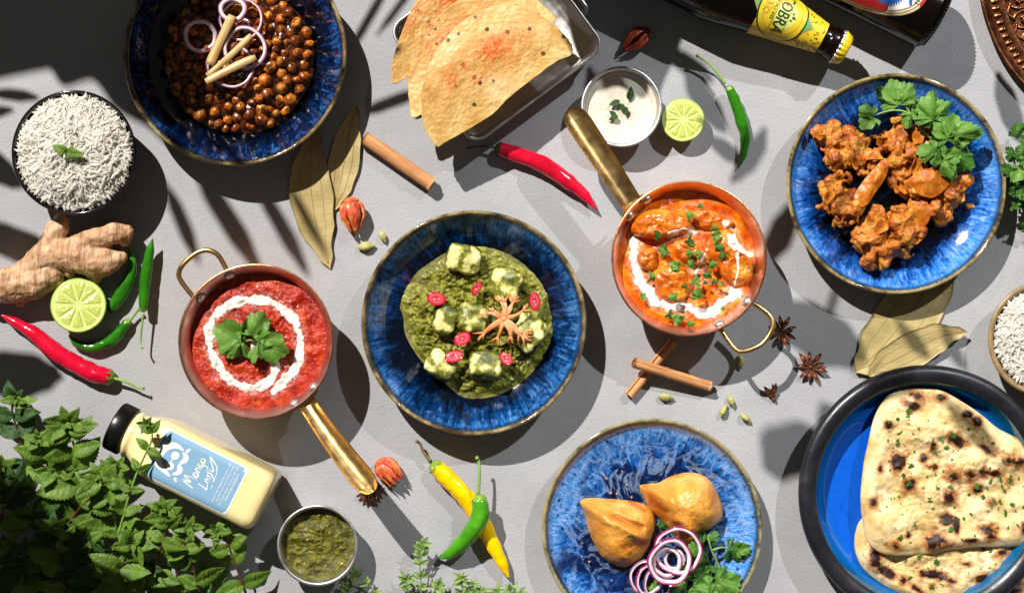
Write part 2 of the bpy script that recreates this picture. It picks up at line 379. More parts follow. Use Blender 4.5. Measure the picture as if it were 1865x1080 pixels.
n = NB('onion_flesh', rough=.22, sss=.3, ssss=.004, sssr=(1, .7, .8)); f = n.noise(.05, 3); n.set(color=n.ramp(f, [(.3, 'd8b4c4'), (.7, 'eaddde')])); M['onion'] = n.m
M['onion_skin'] = simple('onion_purple_edge', '9a5f88', .25, var=.25); M['onion_deep'] = simple('onion_deep_purple', '941a5c', .2, var=.25, coat=.3)
n = NB('ginger_stick', rough=.4, sss=.25, ssss=.004); f = n.noise(1., 3, .5, 0, n.stretch(.02, .3, .3)); n.set(color=n.ramp(f, [(.3, 'b58d52'), (.7, 'd9bd86')])); M['ginger_stick'] = n.m
n = NB('saag', rough=.26, spec=.5, coat=.2, coatr=.1); f = n.noise(.035, 7, .68); f2 = n.noise(.15, 5, .7)
c = n.ramp(f, [(.3, '50500a'), (.5, '807e1a'), (.72, 'a8a238')]); c = n.mix(n.ramp(f2, [(.35, .6), (.6, 0)]), c, '343a0e')
n.set(color=c, normal=n.bump(f2, .8, 4)); M['saag'] = n.m
n = NB('saag_water', rough=.08, coat=.6); n.set(color=n.ramp(n.noise(.08, 5), [(.3, '4a4a1c'), (.7, '8a8450')]), normal=n.bump(n.noise(.2, 3), .4, 2)); M['saag_water'] = n.m
n = NB('paneer', rough=.4, sss=.2, ssss=.004, sssr=(1, .9, .6)); f = n.noise(.055, 6, .68); z = n.sep()[2]
m_ = n.attr('m'); f3 = n.math('ADD', f, n.math('MULTIPLY', m_, .45))
c = n.ramp(f3, [(.48, 'e0d894'), (.55, 'bdb65e'), (.62, '787a2a'), (.8, '464e14')]); n.set(color=c, normal=n.bump(n.noise(.15, 5), .5, 3)); M['paneer'] = n.m
n = NB('tomato_curry', rough=.3, spec=.4, coat=.12, coatr=.08); f = n.noise(.045, 6, .65); f2 = n.noise(.2, 4, .6); x, y, z = n.sep()
r = n.math('SQRT', n.math('ADD', n.math('MULTIPLY', x, x), n.math('MULTIPLY', y, y)))
c = n.ramp(f, [(.3, '6a0c02'), (.5, 'aa2205'), (.7, 'be4412')]); oil = n.ramp(n.math('ADD', n.math('DIVIDE', r, 124.), n.math('MULTIPLY', n.noise(.03, 4, .6), .5)), [(1.06, 0), (1.2, 1)]); c = n.mix(oil, c, '7e1400'); c = n.mix(n.ramp(n.noise(.06, 3), [(.62, 0), (.7, .7)]), c, 'd2621c'); n.set(rough=n.mix(oil, (.3, .3, .3, 1), (.08, .08, .08, 1)))
c = n.mix(n.math('MULTIPLY', n.attr('m'), n.ramp(f2, [(.42, 0), (.62, 1)])), c, 'ead2c4'); n.set(color=c, normal=n.bump(f2, .7, 4)); M['tomato'] = n.m
n = NB('butter_curry', rough=.22, spec=.45, coat=.25, coatr=.08); f = n.noise(.04, 6, .62); f2 = n.noise(.16, 5, .6); x, y, z = n.sep()
r = n.math('SQRT', n.math('ADD', n.math('MULTIPLY', x, x), n.math('MULTIPLY', y, y)))
c = n.ramp(f, [(.3, 'a83202'), (.5, 'd85e08'), (.72, 'ee9414')]); c = n.mix(n.ramp(n.math('ADD', n.math('DIVIDE', r, 124.), n.math('MULTIPLY', f, .4)), [(1.02, 0), (1.2, .9)]), c, '8c1602')
c = n.mix(n.math('MULTIPLY', n.attr('m'), n.ramp(f2, [(.36, 0), (.58, 1)])), c, 'f0d8b8'); n.set(color=c, normal=n.bump(f2, .5, 3)); M['butter'] = n.m
n = NB('butter_chunk', rough=.26, spec=.45, coat=.22, coatr=.1, sss=.1, ssss=.004); f = n.noise(.03, 6, .62); f2 = n.noise(.14, 5, .6)
c = n.ramp(f, [(.3, 'a83e04'), (.5, 'd06a12'), (.7, 'e8a038')]); c = n.mix(n.ramp(f2, [(.56, 0), (.7, .55)]), c, '9c3408'); n.set(color=c, normal=n.bump(f2, .45, 3)); M['butter_chunk'] = n.m
M['cream'] = simple('cream', 'f4ece0', .22, var=.04, coat=.4, sss=.2, ssss=.003)
n = NB('raita', rough=.22, coat=.3, sss=.15, ssss=.004); v = n.vor(.11); c = n.mix(n.ramp(n.math('ADD', v, n.math('MULTIPLY', n.noise(.05, 3), .2)), [(.16, .55), (.24, 0)]), n.ramp(n.noise(.02, 4), [(.3, 'ccc3b0'), (.7, 'dcd6c8')]), '8a8668')
n.set(color=c, normal=n.bump(n.noise(.03, 3), .3, 3)); M['raita'] = n.m
n = NB('chutney', rough=.2, spec=.5, coat=.15, coatr=.08); f = n.noise(.05, 6, .65); n.set(color=n.ramp(f, [(.3, '3a3a06'), (.55, '66620e'), (.75, '84801f')]), normal=n.bump(n.noise(.22, 5, .7), .9, 4)); M['chutney'] = n.m
n = NB('samosa', rough=.38, spec=.4, sss=.06, ssss=.004); f = n.noise(.016, 5, .6); f2 = n.noise(.1, 4, .6)
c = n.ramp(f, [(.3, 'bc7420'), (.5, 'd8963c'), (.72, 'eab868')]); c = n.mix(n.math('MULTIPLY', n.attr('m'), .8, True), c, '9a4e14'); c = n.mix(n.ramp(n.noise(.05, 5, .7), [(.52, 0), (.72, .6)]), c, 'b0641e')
n.set(color=c, normal=n.bump(n.math('ADD', f2, n.math('MULTIPLY', n.vor(.11, 'SMOOTH_F1'), .6)), .35, 3)); M['samosa'] = n.m
n = NB('bhaji', rough=.4, spec=.35, coat=.06, coatr=.15, sss=.06, ssss=.004); f = n.noise(.03, 6, .66, .4, shift=n.math('MULTIPLY', n.rnd(), 9.0)); f2 = n.noise(.11, 5, .65)
c = n.ramp(f, [(.28, '6a2a08'), (.42, 'a05014'), (.56, 'c68028'), (.72, 'dcaa4c')]); c = n.mix(n.ramp(f2, [(.32, .8), (.46, 0)]), c, '381204'); c = n.mix(n.ramp(n.noise(.045, 3), [(.66, 0), (.74, .6)]), c, '8c2c1c')
n.set(color=c, normal=n.bump(f2, .7, 4)); M['bhaji'] = n.m
n = NB('bhaji_onion', rough=.38, spec=.35, sss=.1, ssss=.004); f = n.noise(.05, 5, .6); n.set(color=n.ramp(f, [(.3, '8e3c0c'), (.55, 'b86a18'), (.75, 'cc9238')]), normal=n.bump(n.noise(.1, 4), .4, 2)); M['bhaji_slice'] = n.m
n = NB('naan', rough=.5, spec=.35, sss=.06, ssss=.004); f = n.noise(.02, 6, .62); f2 = n.noise(.09, 5, .6)
c = n.ramp(f, [(.28, 'b48a46'), (.46, 'dabe82'), (.7, 'eddeb6')]); c = n.mix(n.ramp(n.noise(.011, 5, .65), [(.48, 0), (.68, .5)]), c, 'bc8840'); m_ = n.math('ADD', n.math('ADD', n.attr('m'), n.math('MULTIPLY', n.math('SUBTRACT', n.noise(.045, 3, .55, .6), .5), 1.7)), n.math('MULTIPLY', n.math('SUBTRACT', n.noise(.16, 3, .6), .5), .35))
c = n.mix(n.ramp(m_, [(.12, 0), (.34, .45), (.6, .92)]), c, '96561e'); c = n.mix(n.ramp(m_, [(.62, 0), (.8, 1)]), c, '2a130b')
n.set(color=c, normal=n.bump(f2, .3, 3)); M['naan'] = n.m
n = NB('papad', rough=.5, spec=.4); f = n.noise(.012, 5, .6); c = n.ramp(f, [(.32, 'b0823c'), (.5, 'c8a05c'), (.68, 'd8bc86')])
v = n.vor(.036, 'F1'); c = n.mix(n.ramp(n.math('ADD', v, n.math('MULTIPLY', n.noise(.1, 2), .08)), [(.17, .9), (.2, 0)]), c, '33230f')
v2 = n.vor(.1, 'F1'); c = n.mix(n.ramp(v2, [(.08, .5), (.14, 0)]), c, '7a5a28')
p_ = n.math('MULTIPLY', n.attr('m'), n.math('MULTIPLY', n.ramp(n.noise(.03, 4, .7), [(.38, 0), (.6, 1)]), n.ramp(n.noise(.3, 3, .7), [(.34, .3), (.52, 1)]))); c = n.mix(n.math('MULTIPLY', p_, 1.15, True), c, 'c4601e')
bub = n.vor(.17, 'SMOOTH_F1'); c = n.mix(n.ramp(n.vor(.12), [(.05, .35), (.2, 0)]), c, 'eedcae'); n.set(color=c, normal=n.bump(n.math('ADD', n.math('MULTIPLY', bub, -1.0), n.math('MULTIPLY', n.noise(.035, 4), 2.0)), .32, 2.6)); M['papad'] = n.m
# bottle and print
M['lassi'] = simple('mango_lassi', 'f0dda0', .22, var=.04, coat=.6, coatr=.05, sss=.15, ssss=.006)
M['cap_black'] = simple('black_plastic', '0e0d0c', .3); M['label_blue'] = simple('label_blue', '7ea6c4', .45, var=.03, bump=.05)
M['white'] = simple('white_print', 'eceae6', .45); M['pale_print'] = simple('pale_print', 'e8ecd4', .45)
M['beer_glass'] = simple('dark_beer_glass', '0b0503', .2, coat=0.0, spec=.35)
n = NB('amber_glass', color=srgb('4a1c04'), rough=.04, trans=0.0, coat=.8); M['amber'] = n.m
M['lbl_yellow'] = simple('label_yellow', 'dcbc28', .4, var=.06, vs_=.08); M['lbl_green'] = simple('label_green', '5f9a5a', .45); M['lbl_dgreen'] = simple('label_dark_green', '1f3a22', .45)
M['lbl_gold'] = simple('label_gold', 'a88d4c', .35, var=.1); M['lbl_red'] = simple('label_red', '9c1f1c', .45); M['lbl_blue'] = simple('label_bird_blue', '1f5fb0', .45); M['ink'] = simple('ink', '14241a', .5); M['lbl_pale'] = simple('label_pale_green', 'c8d070', .45); M['lbl_orange'] = simple('label_orange', 'd8702a', .45)
M['cap_yellow'] = simple('crown_cap_yellow', 'd8b81c', .3, coat=.3); M['dark_wood_fleck'] = simple('fleck', '2a1a10', .6)
# ------------------------------------------------------------------ setting: the table
tb = mk('table', ([(-1500, -1100, 0), (1500, -1100, 0), (1500, 1100, 0), (-1500, 1100, 0), (-1500, -1100, -30), (1500, -1100, -30), (1500, 1100, -30), (-1500, 1100, -30)],
    [(0, 1, 2, 3), (7, 6, 5, 4), (0, 4, 5, 1), (1, 5, 6, 2), (2, 6, 7, 3), (3, 7, 4, 0)]), M['table'], smooth=False)
tb['kind'] = 'structure'; tb['label'] = 'light grey plaster tabletop'
# ------------------------------------------------------------------ glazed bowls and plates
def bowl_profile(R, h, inner=.56, floor=14, foot=.42, lip=5, curve=1.7):
    pr = [(0, 3), (foot*R-5, 3), (foot*R-4, .4), (foot*R+4, .4), (foot*R+6, 8)]
    for i in range(1, 11):
        t = i/10; pr.append((lerp(foot*R+8, R-1, t**.8), lerp(9, h-lip*1.2, t**1.5)))
    pr += [(R, h-lip*.5), (R-lip*.4, h), (R-lip*1.1, h-lip*.25)]
    for i in range(1, 25):
        t = i/24; r = lerp(R-lip*1.4, inner*R, t); pr.append((r, floor+(h-lip*.8-floor)*((1-t)**curve)))
    for i in range(1, 12): pr.append((inner*R*(1-i/11), floor))
    return pr
def wob(seed, amp=.004):
    return lambda a, z: amp*noise.noise(Vector((math.cos(a)*1.3+seed, math.sin(a)*1.3, 0)))
def glazed(px, py, Rpx, h, mat, label, cat='bowl', seed=0, **kw):
    c = P(px, py, h); base = Vector((c.x, c.y, .0)); R = Rpx*K(h)
    o = mk('bowl' if cat == 'bowl' else 'plate', lathe(bowl_profile(R, h, **kw), 160, wob(seed)), M[mat], None, base)
    tag(o, label, cat, 'blue glazed crockery'); return base, R
B1, R1 = glazed(427, 98, 204, 78, 'glaze_dark', 'dark navy glazed bowl with brown rim holding the chickpea curry', seed=1, inner=.60)
B2, R2 = glazed(863, 588, 205, 72, 'glaze_mid', 'deep blue glazed bowl holding the green spinach curry', seed=5, inner=.60)
B3, R3 = glazed(1633, 335, 201, 60, 'glaze_light', 'bright blue glazed plate under the onion bhajis', 'plate', seed=9, inner=.66, curve=1.9)
B4, R4 = glazed(1188, 963, 201, 46, 'glaze_spot', 'speckled light blue glazed plate under the samosas', 'plate', seed=13, inner=.70, curve=2.0)
# rice bowls
def rice_bowl(px, py, Rpx, h, mat, label, group='rice bowls', lip=4, seed=1, dome=26, ng=1300):
    c = P(px, py, h); b = Vector((c.x, c.y, 0)); R = Rpx*K(h)
    pr = [(0, 3), (.45*R, 3), (.47*R, .4), (.52*R, .4)]
    for i in range(1, 9): t = i/8; pr.append((lerp(.55*R, R, t**.55), lerp(4, h-3, t**1.4)))
    pr += [(R+.5, h-1.5), (R-lip*.5, h), (R-lip, h-1.5)]
    for i in range(1, 9): t = i/8; pr.append((lerp(R-lip-1, .4*R, t**1.5), lerp(h-4, 10, t**.8)))
    pr.append((0, 9))
    o = mk('rice_bowl', lathe(pr, 112), M[mat], None, b); tag(o, label, 'bowl', group)
    rng = random.Random(seed); Rr = R-lip-9
    def zf(x, y):
        q = min(1, math.hypot(x, y)/Rr); return h-9+dome*(1-q**2.2) + 11*noise.noise(Vector((x*.024+seed, y*.024, 0)))*(1-.4*q)
    t = thing('rice', label_rice[seed], 'rice', b, 0, 'heaps of cooked rice')
    mk('rice_heap', disc(Rr*1.03, lambda x, y: zf(x, y)+.6, 30, 90), M['rice_under'], t)
    V, F = [], []
    nu, nv = 6, 6
    top = ng*.72
    for k in range(ng):
        rr = Rr*math.sqrt(rng.random())*1.0; a = rng.random()*2*PI; x, y = rr*math.cos(a), rr*math.sin(a)
        L = rng.uniform(18, 30); wd = rng.uniform(1.9, 2.5); d = Vector((math.cos(rng.random()*2*PI), math.sin(rng.random()*6.28), rng.gauss(0, .17))).normalized()
        nrm = Vector((0, 0, 1)); sd = d.cross(nrm).normalized(); u = sd.cross(d); bend = rng.uniform(-.12, .12)
        p0 = Vector((x, y, zf(x, y)+rng.uniform(-2.2, 2.2)))
        if k > top: L = rng.uniform(20, 28); wd = rng.uniform(2.2, 2.7); p0.z += rng.uniform(1.5, 4)
        if rr > Rr-8: p0.z += 2
        k0 = len(V)
        for i in range(nu):
            s_ = i/(nu-1)*2-1; w_ = wd*(1-abs(s_)**2.6)**.5 if abs(s_) < 1 else .5
            q = p0+d*(s_*L/2)+sd*(bend*L*(1-s_*s_))
            for j in range(nv):
                aa = 2*PI*j/nv; V.append(q+(sd*math.cos(aa)+u*math.sin(aa))*max(w_, .5))
        F += grid_faces(nu, nv, True, k0); F += [tuple(reversed(range(k0, k0+nv))), tuple(range(k0+(nu-1)*nv, k0+nu*nv))]
    g = mk('rice_grains', (V, F), M['rice'], t); g['kind'] = 'stuff'
    return b, R, zf
label_rice = {1: 'white basmati rice heaped in the black bowl with a mint sprig on top', 2: 'white basmati rice in the sand rimmed bowl at the right edge'}
RB1, RR1, rz1 = rice_bowl(134, 278, 113, 84, 'black_bowl', 'small black enamel bowl full of rice', seed=1, ng=2700)
RB2, RR2, rz2 = rice_bowl(1906, 617, 106, 52, 'stone_rim', 'sand coloured stoneware bowl of rice cut by the right edge', seed=2, lip=9, dome=18, ng=2200)
# steel dip cups
def cup(px, py, Rpx, h, label, seed, lip=6):
    c = P(px, py, h); b = Vector((c.x, c.y, 0)); R = Rpx*K(h)
    pr = [(0, .6), (R*.78, .4), (R*.84, 3), (R*.93, h*.6), (R*.95, h-5), (R-.5, h-3.5), (R, h-1.6), (R-1.6, h), (R-lip+1, h-.5), (R-lip, h-3), (R-lip-3, h*.6), (R*.8, 6), (R*.7, 4), (0, 4)]
    o = mk('dip_cup', lathe(pr, 96), M['steel'], None, b); tag(o, label, 'cup', 'steel dip cups'); return b, R
C1, CR1 = cup(1132, 195, 74, 52, 'steel cup filled with white yoghurt dip beside the halved lime', 1)
C2, CR2 = cup(578, 993, 74, 56, 'steel cup filled with green chutney below the lassi bottle', 2)
def fill(name, b, R, z, mat, label, cat, amp, sc, group=None, ripples=None, nr=70, nt=200):
    def zf(x, y):
        e = math.hypot(x, y)/R; return z + amp*fn((x, y, 7), sc, 4)*(1-e**6) + (ripples(x, y) if ripples else 0) + (1.2*sstep(.93, 1, e))
    o = mk(name, disc(R, zf, nr, nt), mat, None, b); tag(o, label, cat, group); return zf
fill('yoghurt_dip', C1, CR1*.885, 36, M['raita'], 'speckled white yoghurt dip in the steel cup', 'dip', 2.0, .02)
def chut(x, y):
    q = math.hypot(x, y)/CR2; v = noise.ridged_multi_fractal(Vector((x*.018, y*.034, 2.2)), 1.0, 2.1, 4, .9, 2.0)
    v2 = noise.ridged_multi_fractal(Vector((x*.06, y*.06, 5.2)), .9, 2.1, 3, .9, 2.0)
    return (v*6.5-4 + v2*4-3 + 9*(1-q*q))*max(0, 1-q**4)
fill('chutney', C2, CR2*.885, 34, M['chutney'], 'chunky green chutney in the steel cup', 'chutney', 2.5, .05, None, chut, 90, 240)
# ------------------------------------------------------------------ copper pans
def rounded_loop(pts, n=8): return cr(pts, n)
def pan(px, py, Rpx, h, label, inside, outside, loop_px, handle, rivets, seed):
    c = P(px, py, h); b = Vector((c.x, c.y, 0)); R = Rpx*K(h)
    t = thing('copper_pan', label, 'pan', b, 0, 'small copper pans')
    po = [(0, .4), (R*.76, .4), (R*.81, 3), (R*.84, 9), (R*.90, h*.5), (R*.985, h-3), (R, h-1.2), (R+.6, h-.3), (R, h+.6), (R-1.6, h+.7)]
    mk('outer_wall', lathe(po, 144), outside, t)
    pi = [(R-1.7, h+.7), (R-2.6, h-.2), (R*.955, h-8), (R*.895, h-26), (R*.84, h*.4), (R*.80, 12), (R*.76, 6), (0, 6)]
    mk('lining', lathe(pi, 144), inside, t)
    lp = [P(x, y, z)-b for x, y, z in loop_px]
    mk('loop_handle', tube(cr(lp, 8), 4.6, 12), M['brass'], t)
    # trough-shaped brass handle
    hp = cr([P(x, y, z)-b for x, y, z, w_ in handle], 8); ws = []
    for (a, bb) in zip(handle, handle[1:]):
        for j in range(8): ws.append(lerp(a[3], bb[3], j/8))
    ws.append(handle[-1][3]); V = []; nv = 15; m = len(hp)
    up0 = Vector((0, 0, 1))
    for side in (0, 1):
        for i, p in enumerate(hp):
            tt = (hp[min(i+1, m-1)]-hp[max(i-1, 0)]).normalized(); s_ = tt.cross(up0).normalized(); u = s_.cross(tt)
            for j in range(nv):
                q = j/(nv-1)*2-1; wv = ws[i]*.5
                dep = (q*q)*wv*.55 - wv*.15
                V.append(p+s_*q*wv+u*(dep-(2.6 if side else 0)))
    k = m*nv; F = grid_faces(m, nv) + [tuple(reversed(f)) for f in grid_faces(m, nv, off=k)]
    ring = [i*nv for i in range(m)] + [(m-1)*nv+j for j in range(1, nv)] + [i*nv+nv-1 for i in range(m-2, -1, -1)] + [j for j in range(nv-2, 0, -1)]
    for a, bb in zip(ring, ring[1:]+ring[:1]): F.append((bb, a, a+k, bb+k))
    mk('long_handle', (V, F), M['brass'], t)
    for (x, y) in rivets:
        q = P(x, y, h-14)-b; dirn = Vector((-q.x, -q.y, 0)).normalized(); q = -dirn*(R*.925) + Vector((0, 0, h-15))
        pr = [(0, 5.0), (5, 4.4), (8.6, 2.6), (10, .3), (10, -3), (0, -3)]
        V, F = lathe(pr, 20); rot = Vector((dirn.x, dirn.y, .42)).to_track_quat('Z', 'Y').to_euler()
        mk('rivet', (V, F), M['steel'], t, q, rot)
    # rivet plate where the handle meets the wall
    q0 = hp[0]; dn = Vector((q0.x, q0.y, 0)).normalized(); sd = Vector((-dn.y, dn.x, 0))
    V = []
    for lv in (0, 4.5):
        for i in range(13):
            a = (i-6)*.032; d2 = dn*math.cos(a)+sd*math.sin(a)
            for z in (h-24, h-4): V.append(d2*(R*.985+lv+1.5)+Vector((0, 0, z)))
    F = []
    for i in range(12):
        a = 2*i; F += [(a+26, a+28, a+29, a+27), (a, a+1, a+3, a+2), (a+1, a+27, a+29, a+3), (a, a+2, a+28, a+26)]
    F += [(0, 26, 27, 1), (24, 25, 51, 50)]
    mk('handle_bracket', (V, F), M['brass'], t, smooth=False)
    return b, R
PB1, PR1 = pan(466, 622, 141, 108, 'copper pan of red tomato curry with handle pointing down right', M['copper_red'], M['copper'],
    [(416, 500, 88), (409, 484, 90), (396, 464, 92), (378, 456, 93), (358, 461, 93), (335, 480, 93), (326, 497, 92), (330, 512, 91), (350, 538, 88), (360, 546, 86)],
    [(556, 727, 96, 32), (572, 752, 108, 33), (600, 792, 122, 37), (635, 838, 136, 41), (660, 869, 146, 43), (671, 883, 149, 38), (677, 891, 150, 26), (680, 895, 150, 10)],
    [(418, 502), (367, 543), (570, 705), (535, 733)], 1)
PB2, PR2 = pan(1255, 471, 141, 108, 'copper pan of orange butter curry with handle pointing up left', M['copper_in'], M['copper'],
    [(1372, 553, 86), (1384, 560, 88), (1402, 575, 91), (1408, 590, 93), (1403, 606, 93), (1388, 626, 93), (1366, 637, 93), (1348, 640, 93), (1336, 633, 92), (1320, 611, 88), (1312, 600, 86)],
    [(1155, 378, 100, 36), (1140, 355, 103, 38), (1112, 312, 107, 41), (1080, 264, 110, 44), (1056, 228, 112, 45), (1046, 213, 112, 40), (1040, 205, 112, 28), (1037, 200, 112, 10)],
    [(1182, 369), (1151, 396), (1361, 550), (1313, 596)], 2)
# ------------------------------------------------------------------ dark rimmed platter
c = P(1690, 900, 60); PL = Vector((c.x, c.y, 0)); PLR = 235*K(60)
t = thing('platter', 'large platter with thick dark rim and crackled blue glaze under the naan', 'platter', PL)
pr = [(0, .4), (PLR-70, .4), (PLR-40, 6), (PLR-14, 22), (PLR-3, 40), (PLR, 49), (PLR-3, 57), (PLR-11, 61), (PLR-20, 61), (PLR-28, 57), (PLR-32, 53)]
mk('rim', lathe(pr, 160, wob(3, .006)), M['platter_rim'], t)
pr = [(PLR-31, 53.5), (PLR-34, 47), (PLR-39, 30), (PLR-46, 16), (PLR-56, 9), (PLR-70, 7), (PLR-120, 6.5), (0, 6.5)]
mk('glazed_floor', lathe(pr, 160, wob(3, .006)), M['crackle'], t)
# ------------------------------------------------------------------ steel tray for the papads
def rrect(hx, hy, r, n=8):
    out = []
    for cx_, cy_, a0 in ((hx-r, hy-r, 0), (-hx+r, hy-r, PI/2), (-hx+r, -hy+r, PI), (hx-r, -hy+r, 1.5*PI)):
        for i in range(n+1): a = a0+PI/2*i/n; out.append((cx_+r*math.cos(a), cy_+r*math.sin(a)))
    return out
th = 66; ct = P(905, 70, th); TR = Vector((ct.x, ct.y, 0)); trot = math.radians(36.5)
t = thing('serving_tray', 'rectangular steel tray with wire handles holding the papads', 'tray', TR, trot)
hx, hy = 148, 130
loops = [(hx-16, hy-16, 20, .4), (hx-8, hy-8, 24, 4), (hx-3, hy-3, 27, th-5), (hx, hy, 29, th-3), (hx+.6, hy+.6, 29, th-1), (hx-1, hy-1, 28, th), (hx-4, hy-4, 25, th-.5), (hx-5, hy-5, 25, th-4), (hx-10, hy-10, 22, 10), (hx-18, hy-18, 20, 4)]
V, F = [], []
for a, b_, r, z in loops: V += [(x, y, z) for x, y in rrect(a, b_, r)]
nn = len(rrect(1, 1, .5)); F = grid_faces(len(loops), nn, True); F = [tuple(f) for f in F] + [tuple(reversed(range(nn))), tuple(range((len(loops)-1)*nn, len(loops)*nn))]
mk('tray_body', (V, F), M['steel'], t)
for s_ in (-1, 1):
    pts = cr([(s_*(hx-2), -55, th-20), (s_*(hx+6), -55, th-10), (s_*(hx+12), -52, th-2), (s_*(hx+13), -40, th+1), (s_*(hx+13), 40, th+1), (s_*(hx+12), 52, th-2), (s_*(hx+6), 55, th-10), (s_*(hx-2), 55, th-20)], 6)
    mk('wire_handle', tube(pts, 4.2, 10), M['steel'], t)
# ------------------------------------------------------------------ embossed copper tray, top right corner
c = P(2066, -42, 22); AT = Vector((c.x, c.y, 0)); AR = 284*K(22)
t = thing('copper_tray', 'round antique copper tray with embossed border in the top right corner', 'tray', AT)
pr = [(0, .4), (AR-60, .4), (AR-10, 12), (AR-1, 19), (AR, 22), (AR-4, 23.5), (AR-9, 21), (AR-14, 17), (AR-38, 11), (AR-44, 14), (AR-48, 11), (AR-56, 9), (AR-70, 7), (0, 6)]
mk('tray_plate', lathe(pr, 200), M['antique'], t)
bs = join(*[xf(lathe([(0, 3), (4, 2.6), (6.5, 1), (7, -2), (0, -2)], 10), (0, 0, 0), (0, 0, 0), (1.35, .85, 1.0))])
bme = mesh('border_boss', bs[0], bs[1], M['antique'])
for k in range(46):
    a = math.radians(172+k*3.0); rr = AR-26
    link('border_boss', bme, t, (rr*math.cos(a), rr*math.sin(a), 14.5), (0, .25, a))
for k in range(13):
    a = math.radians(166+k*10)
    for s_ in (-1, 1):
        sp = []
        for i in range(34):
            u = i/33; th_ = u*2.2*PI; r_ = 22*(1-u*.78)
            sp.append(Vector((r_*math.cos(th_)*1.0, s_*(14-r_*math.sin(th_)*.62), 0)))
        M4 = Matrix.Rotation(a, 4, 'Z') @ Matrix.Translation((AR-78, 0, 8.5))
        mk('embossed_scroll', tube([M4 @ p for p in sp], 3.6, 8, .8), M['antique'], t)
    arc = [Matrix.Rotation(a+(i-6)*.0128, 4, 'Z') @ Vector((AR-52+4*math.cos((i-6)/6*PI), 0, 11)) for i in range(13)]
    mk('embossed_scallop', tube(arc, 2.6, 6), M['antique'], t)
# ------------------------------------------------------------------ leaves used as garnish
def cori_mesh(seed, size=30, lobes=3, mat='cori'):
    rng = random.Random(seed); V = [(0, 0, 0)]; F = []; nt = 150; nr = 5; ph = rng.random()*6; asp = rng.uniform(.85, 1.1)
    def rad(th):
        q = abs(math.cos(th*1.42)); r = .40+.60*q**.7                     # three main lobes
        r *= .86+.14*abs(math.cos(th*1.42*3.5+.3*math.sin(th*2+ph)))**.6
        r *= .90+.10*abs(math.cos(th*1.42*8.5+ph))**.5
        r *= prof(abs(th), [(0, 1.0), (.8, .9), (1.25, .95), (1.9, .55), (2.1, .10)])
        return size*r
    for i in range(1, nr+1):
        for j in range(nt):
            th = lerp(-2.1, 2.1, j/(nt-1)); r = rad(th)*i/nr
            z = size*(.13*math.sin(th*lobes+ph)*(i/nr)**1.5 + .14*math.sin((i/nr)*2.2+ph) + .05*math.sin(th*9+ph)*(i/nr)**2 - .12*(i/nr)**2)
            V.append((r*math.cos(th), r*math.sin(th)*asp, z))
    for j in range(nt-1): F.append((0, 1+j, 2+j))
    for i in range(nr-1):
        for j in range(nt-1):
            a = 1+i*nt+j; F.append((a, a+nt, a+nt+1, a+1))
    # raised midribs
    rib = []
    for th in (-1.15, 0, 1.15):
        pts = []
        for i in range(6):
            u = i/5*.9; r = rad(th)*u; z = size*(.13*math.sin(th*lobes+ph)*u**1.5+.14*math.sin(u*2.2+ph)+.05*math.sin(th*9+ph)*u**2-.12*u*u)+.15
            pts.append((r*math.cos(th), r*math.sin(th)*asp, z))
        rib.append(tube(pts, [.55*(1-k/6) + .12 for k in range(6)], 4))
    V, F = join((V, F), *rib)
    return mesh('leaf', V, F, M[mat])
CORI = [cori_mesh(k, 30, 3, 'cori') for k in range(5)] + [cori_mesh(k+9, 30, 3, 'cori_dark') for k in range(3)]
def mint_mesh(seed, mat='mint', L=50.0, W=.58):
    rng = random.Random(seed); nu, nv = 26, 11; V = []; curl = rng.uniform(.10, .42); fold = rng.uniform(.12, .4); tw = rng.uniform(-.35, .35)
    for i in range(nu):
        u = i/(nu-1); w_ = L*W*.5*(math.sin(PI*min(1, u**.78)))**.8*(1-.12*u)
        if 0 < i < nu-1: w_ *= 1+.085*(1 if i % 2 else -1)
        for j in range(nv):
            q = j/(nv-1)*2-1; x = u*L - (abs(q)**2)*2.0; y = q*w_
            quilt = 1.7*abs(math.sin((u*7.5-abs(q)*1.6)*PI))*(1-abs(q)**3)*math.sin(PI*u)*(L/50)*1.4
            z = fold*abs(y) - curl*L*(u**2)*.55 + quilt + L*.06*math.sin(u*5+seed) - .25*(abs(q)**4)*w_*.5 + tw*y*u
            V.append((x, y, z))
    return mesh('leaf', V, grid_faces(nu, nv), M[mat])
MINT = [mint_mesh(k) for k in range(6)]; MINT_SHADED = [mint_mesh(k+20, 'mint_shaded') for k in range(4)]
# ------------------------------------------------------------------ mint sprig on the rice
q = P(122, 278, 115); b = Vector((q.x, q.y, rz1(q.x-RB1.x, q.y-RB1.y)+4))
t = thing('mint_garnish', 'tiny mint tip on top of the rice in the black bowl', 'mint', b)
for a, s_, k in ((2.7, .5, 0), (-.15, .5, 1), (.9, .28, 2), (-1.9, .25, 3)): link('leaf', MINT[k], t, (0, 0, 3), (0, -.25, a), s_*1.25)
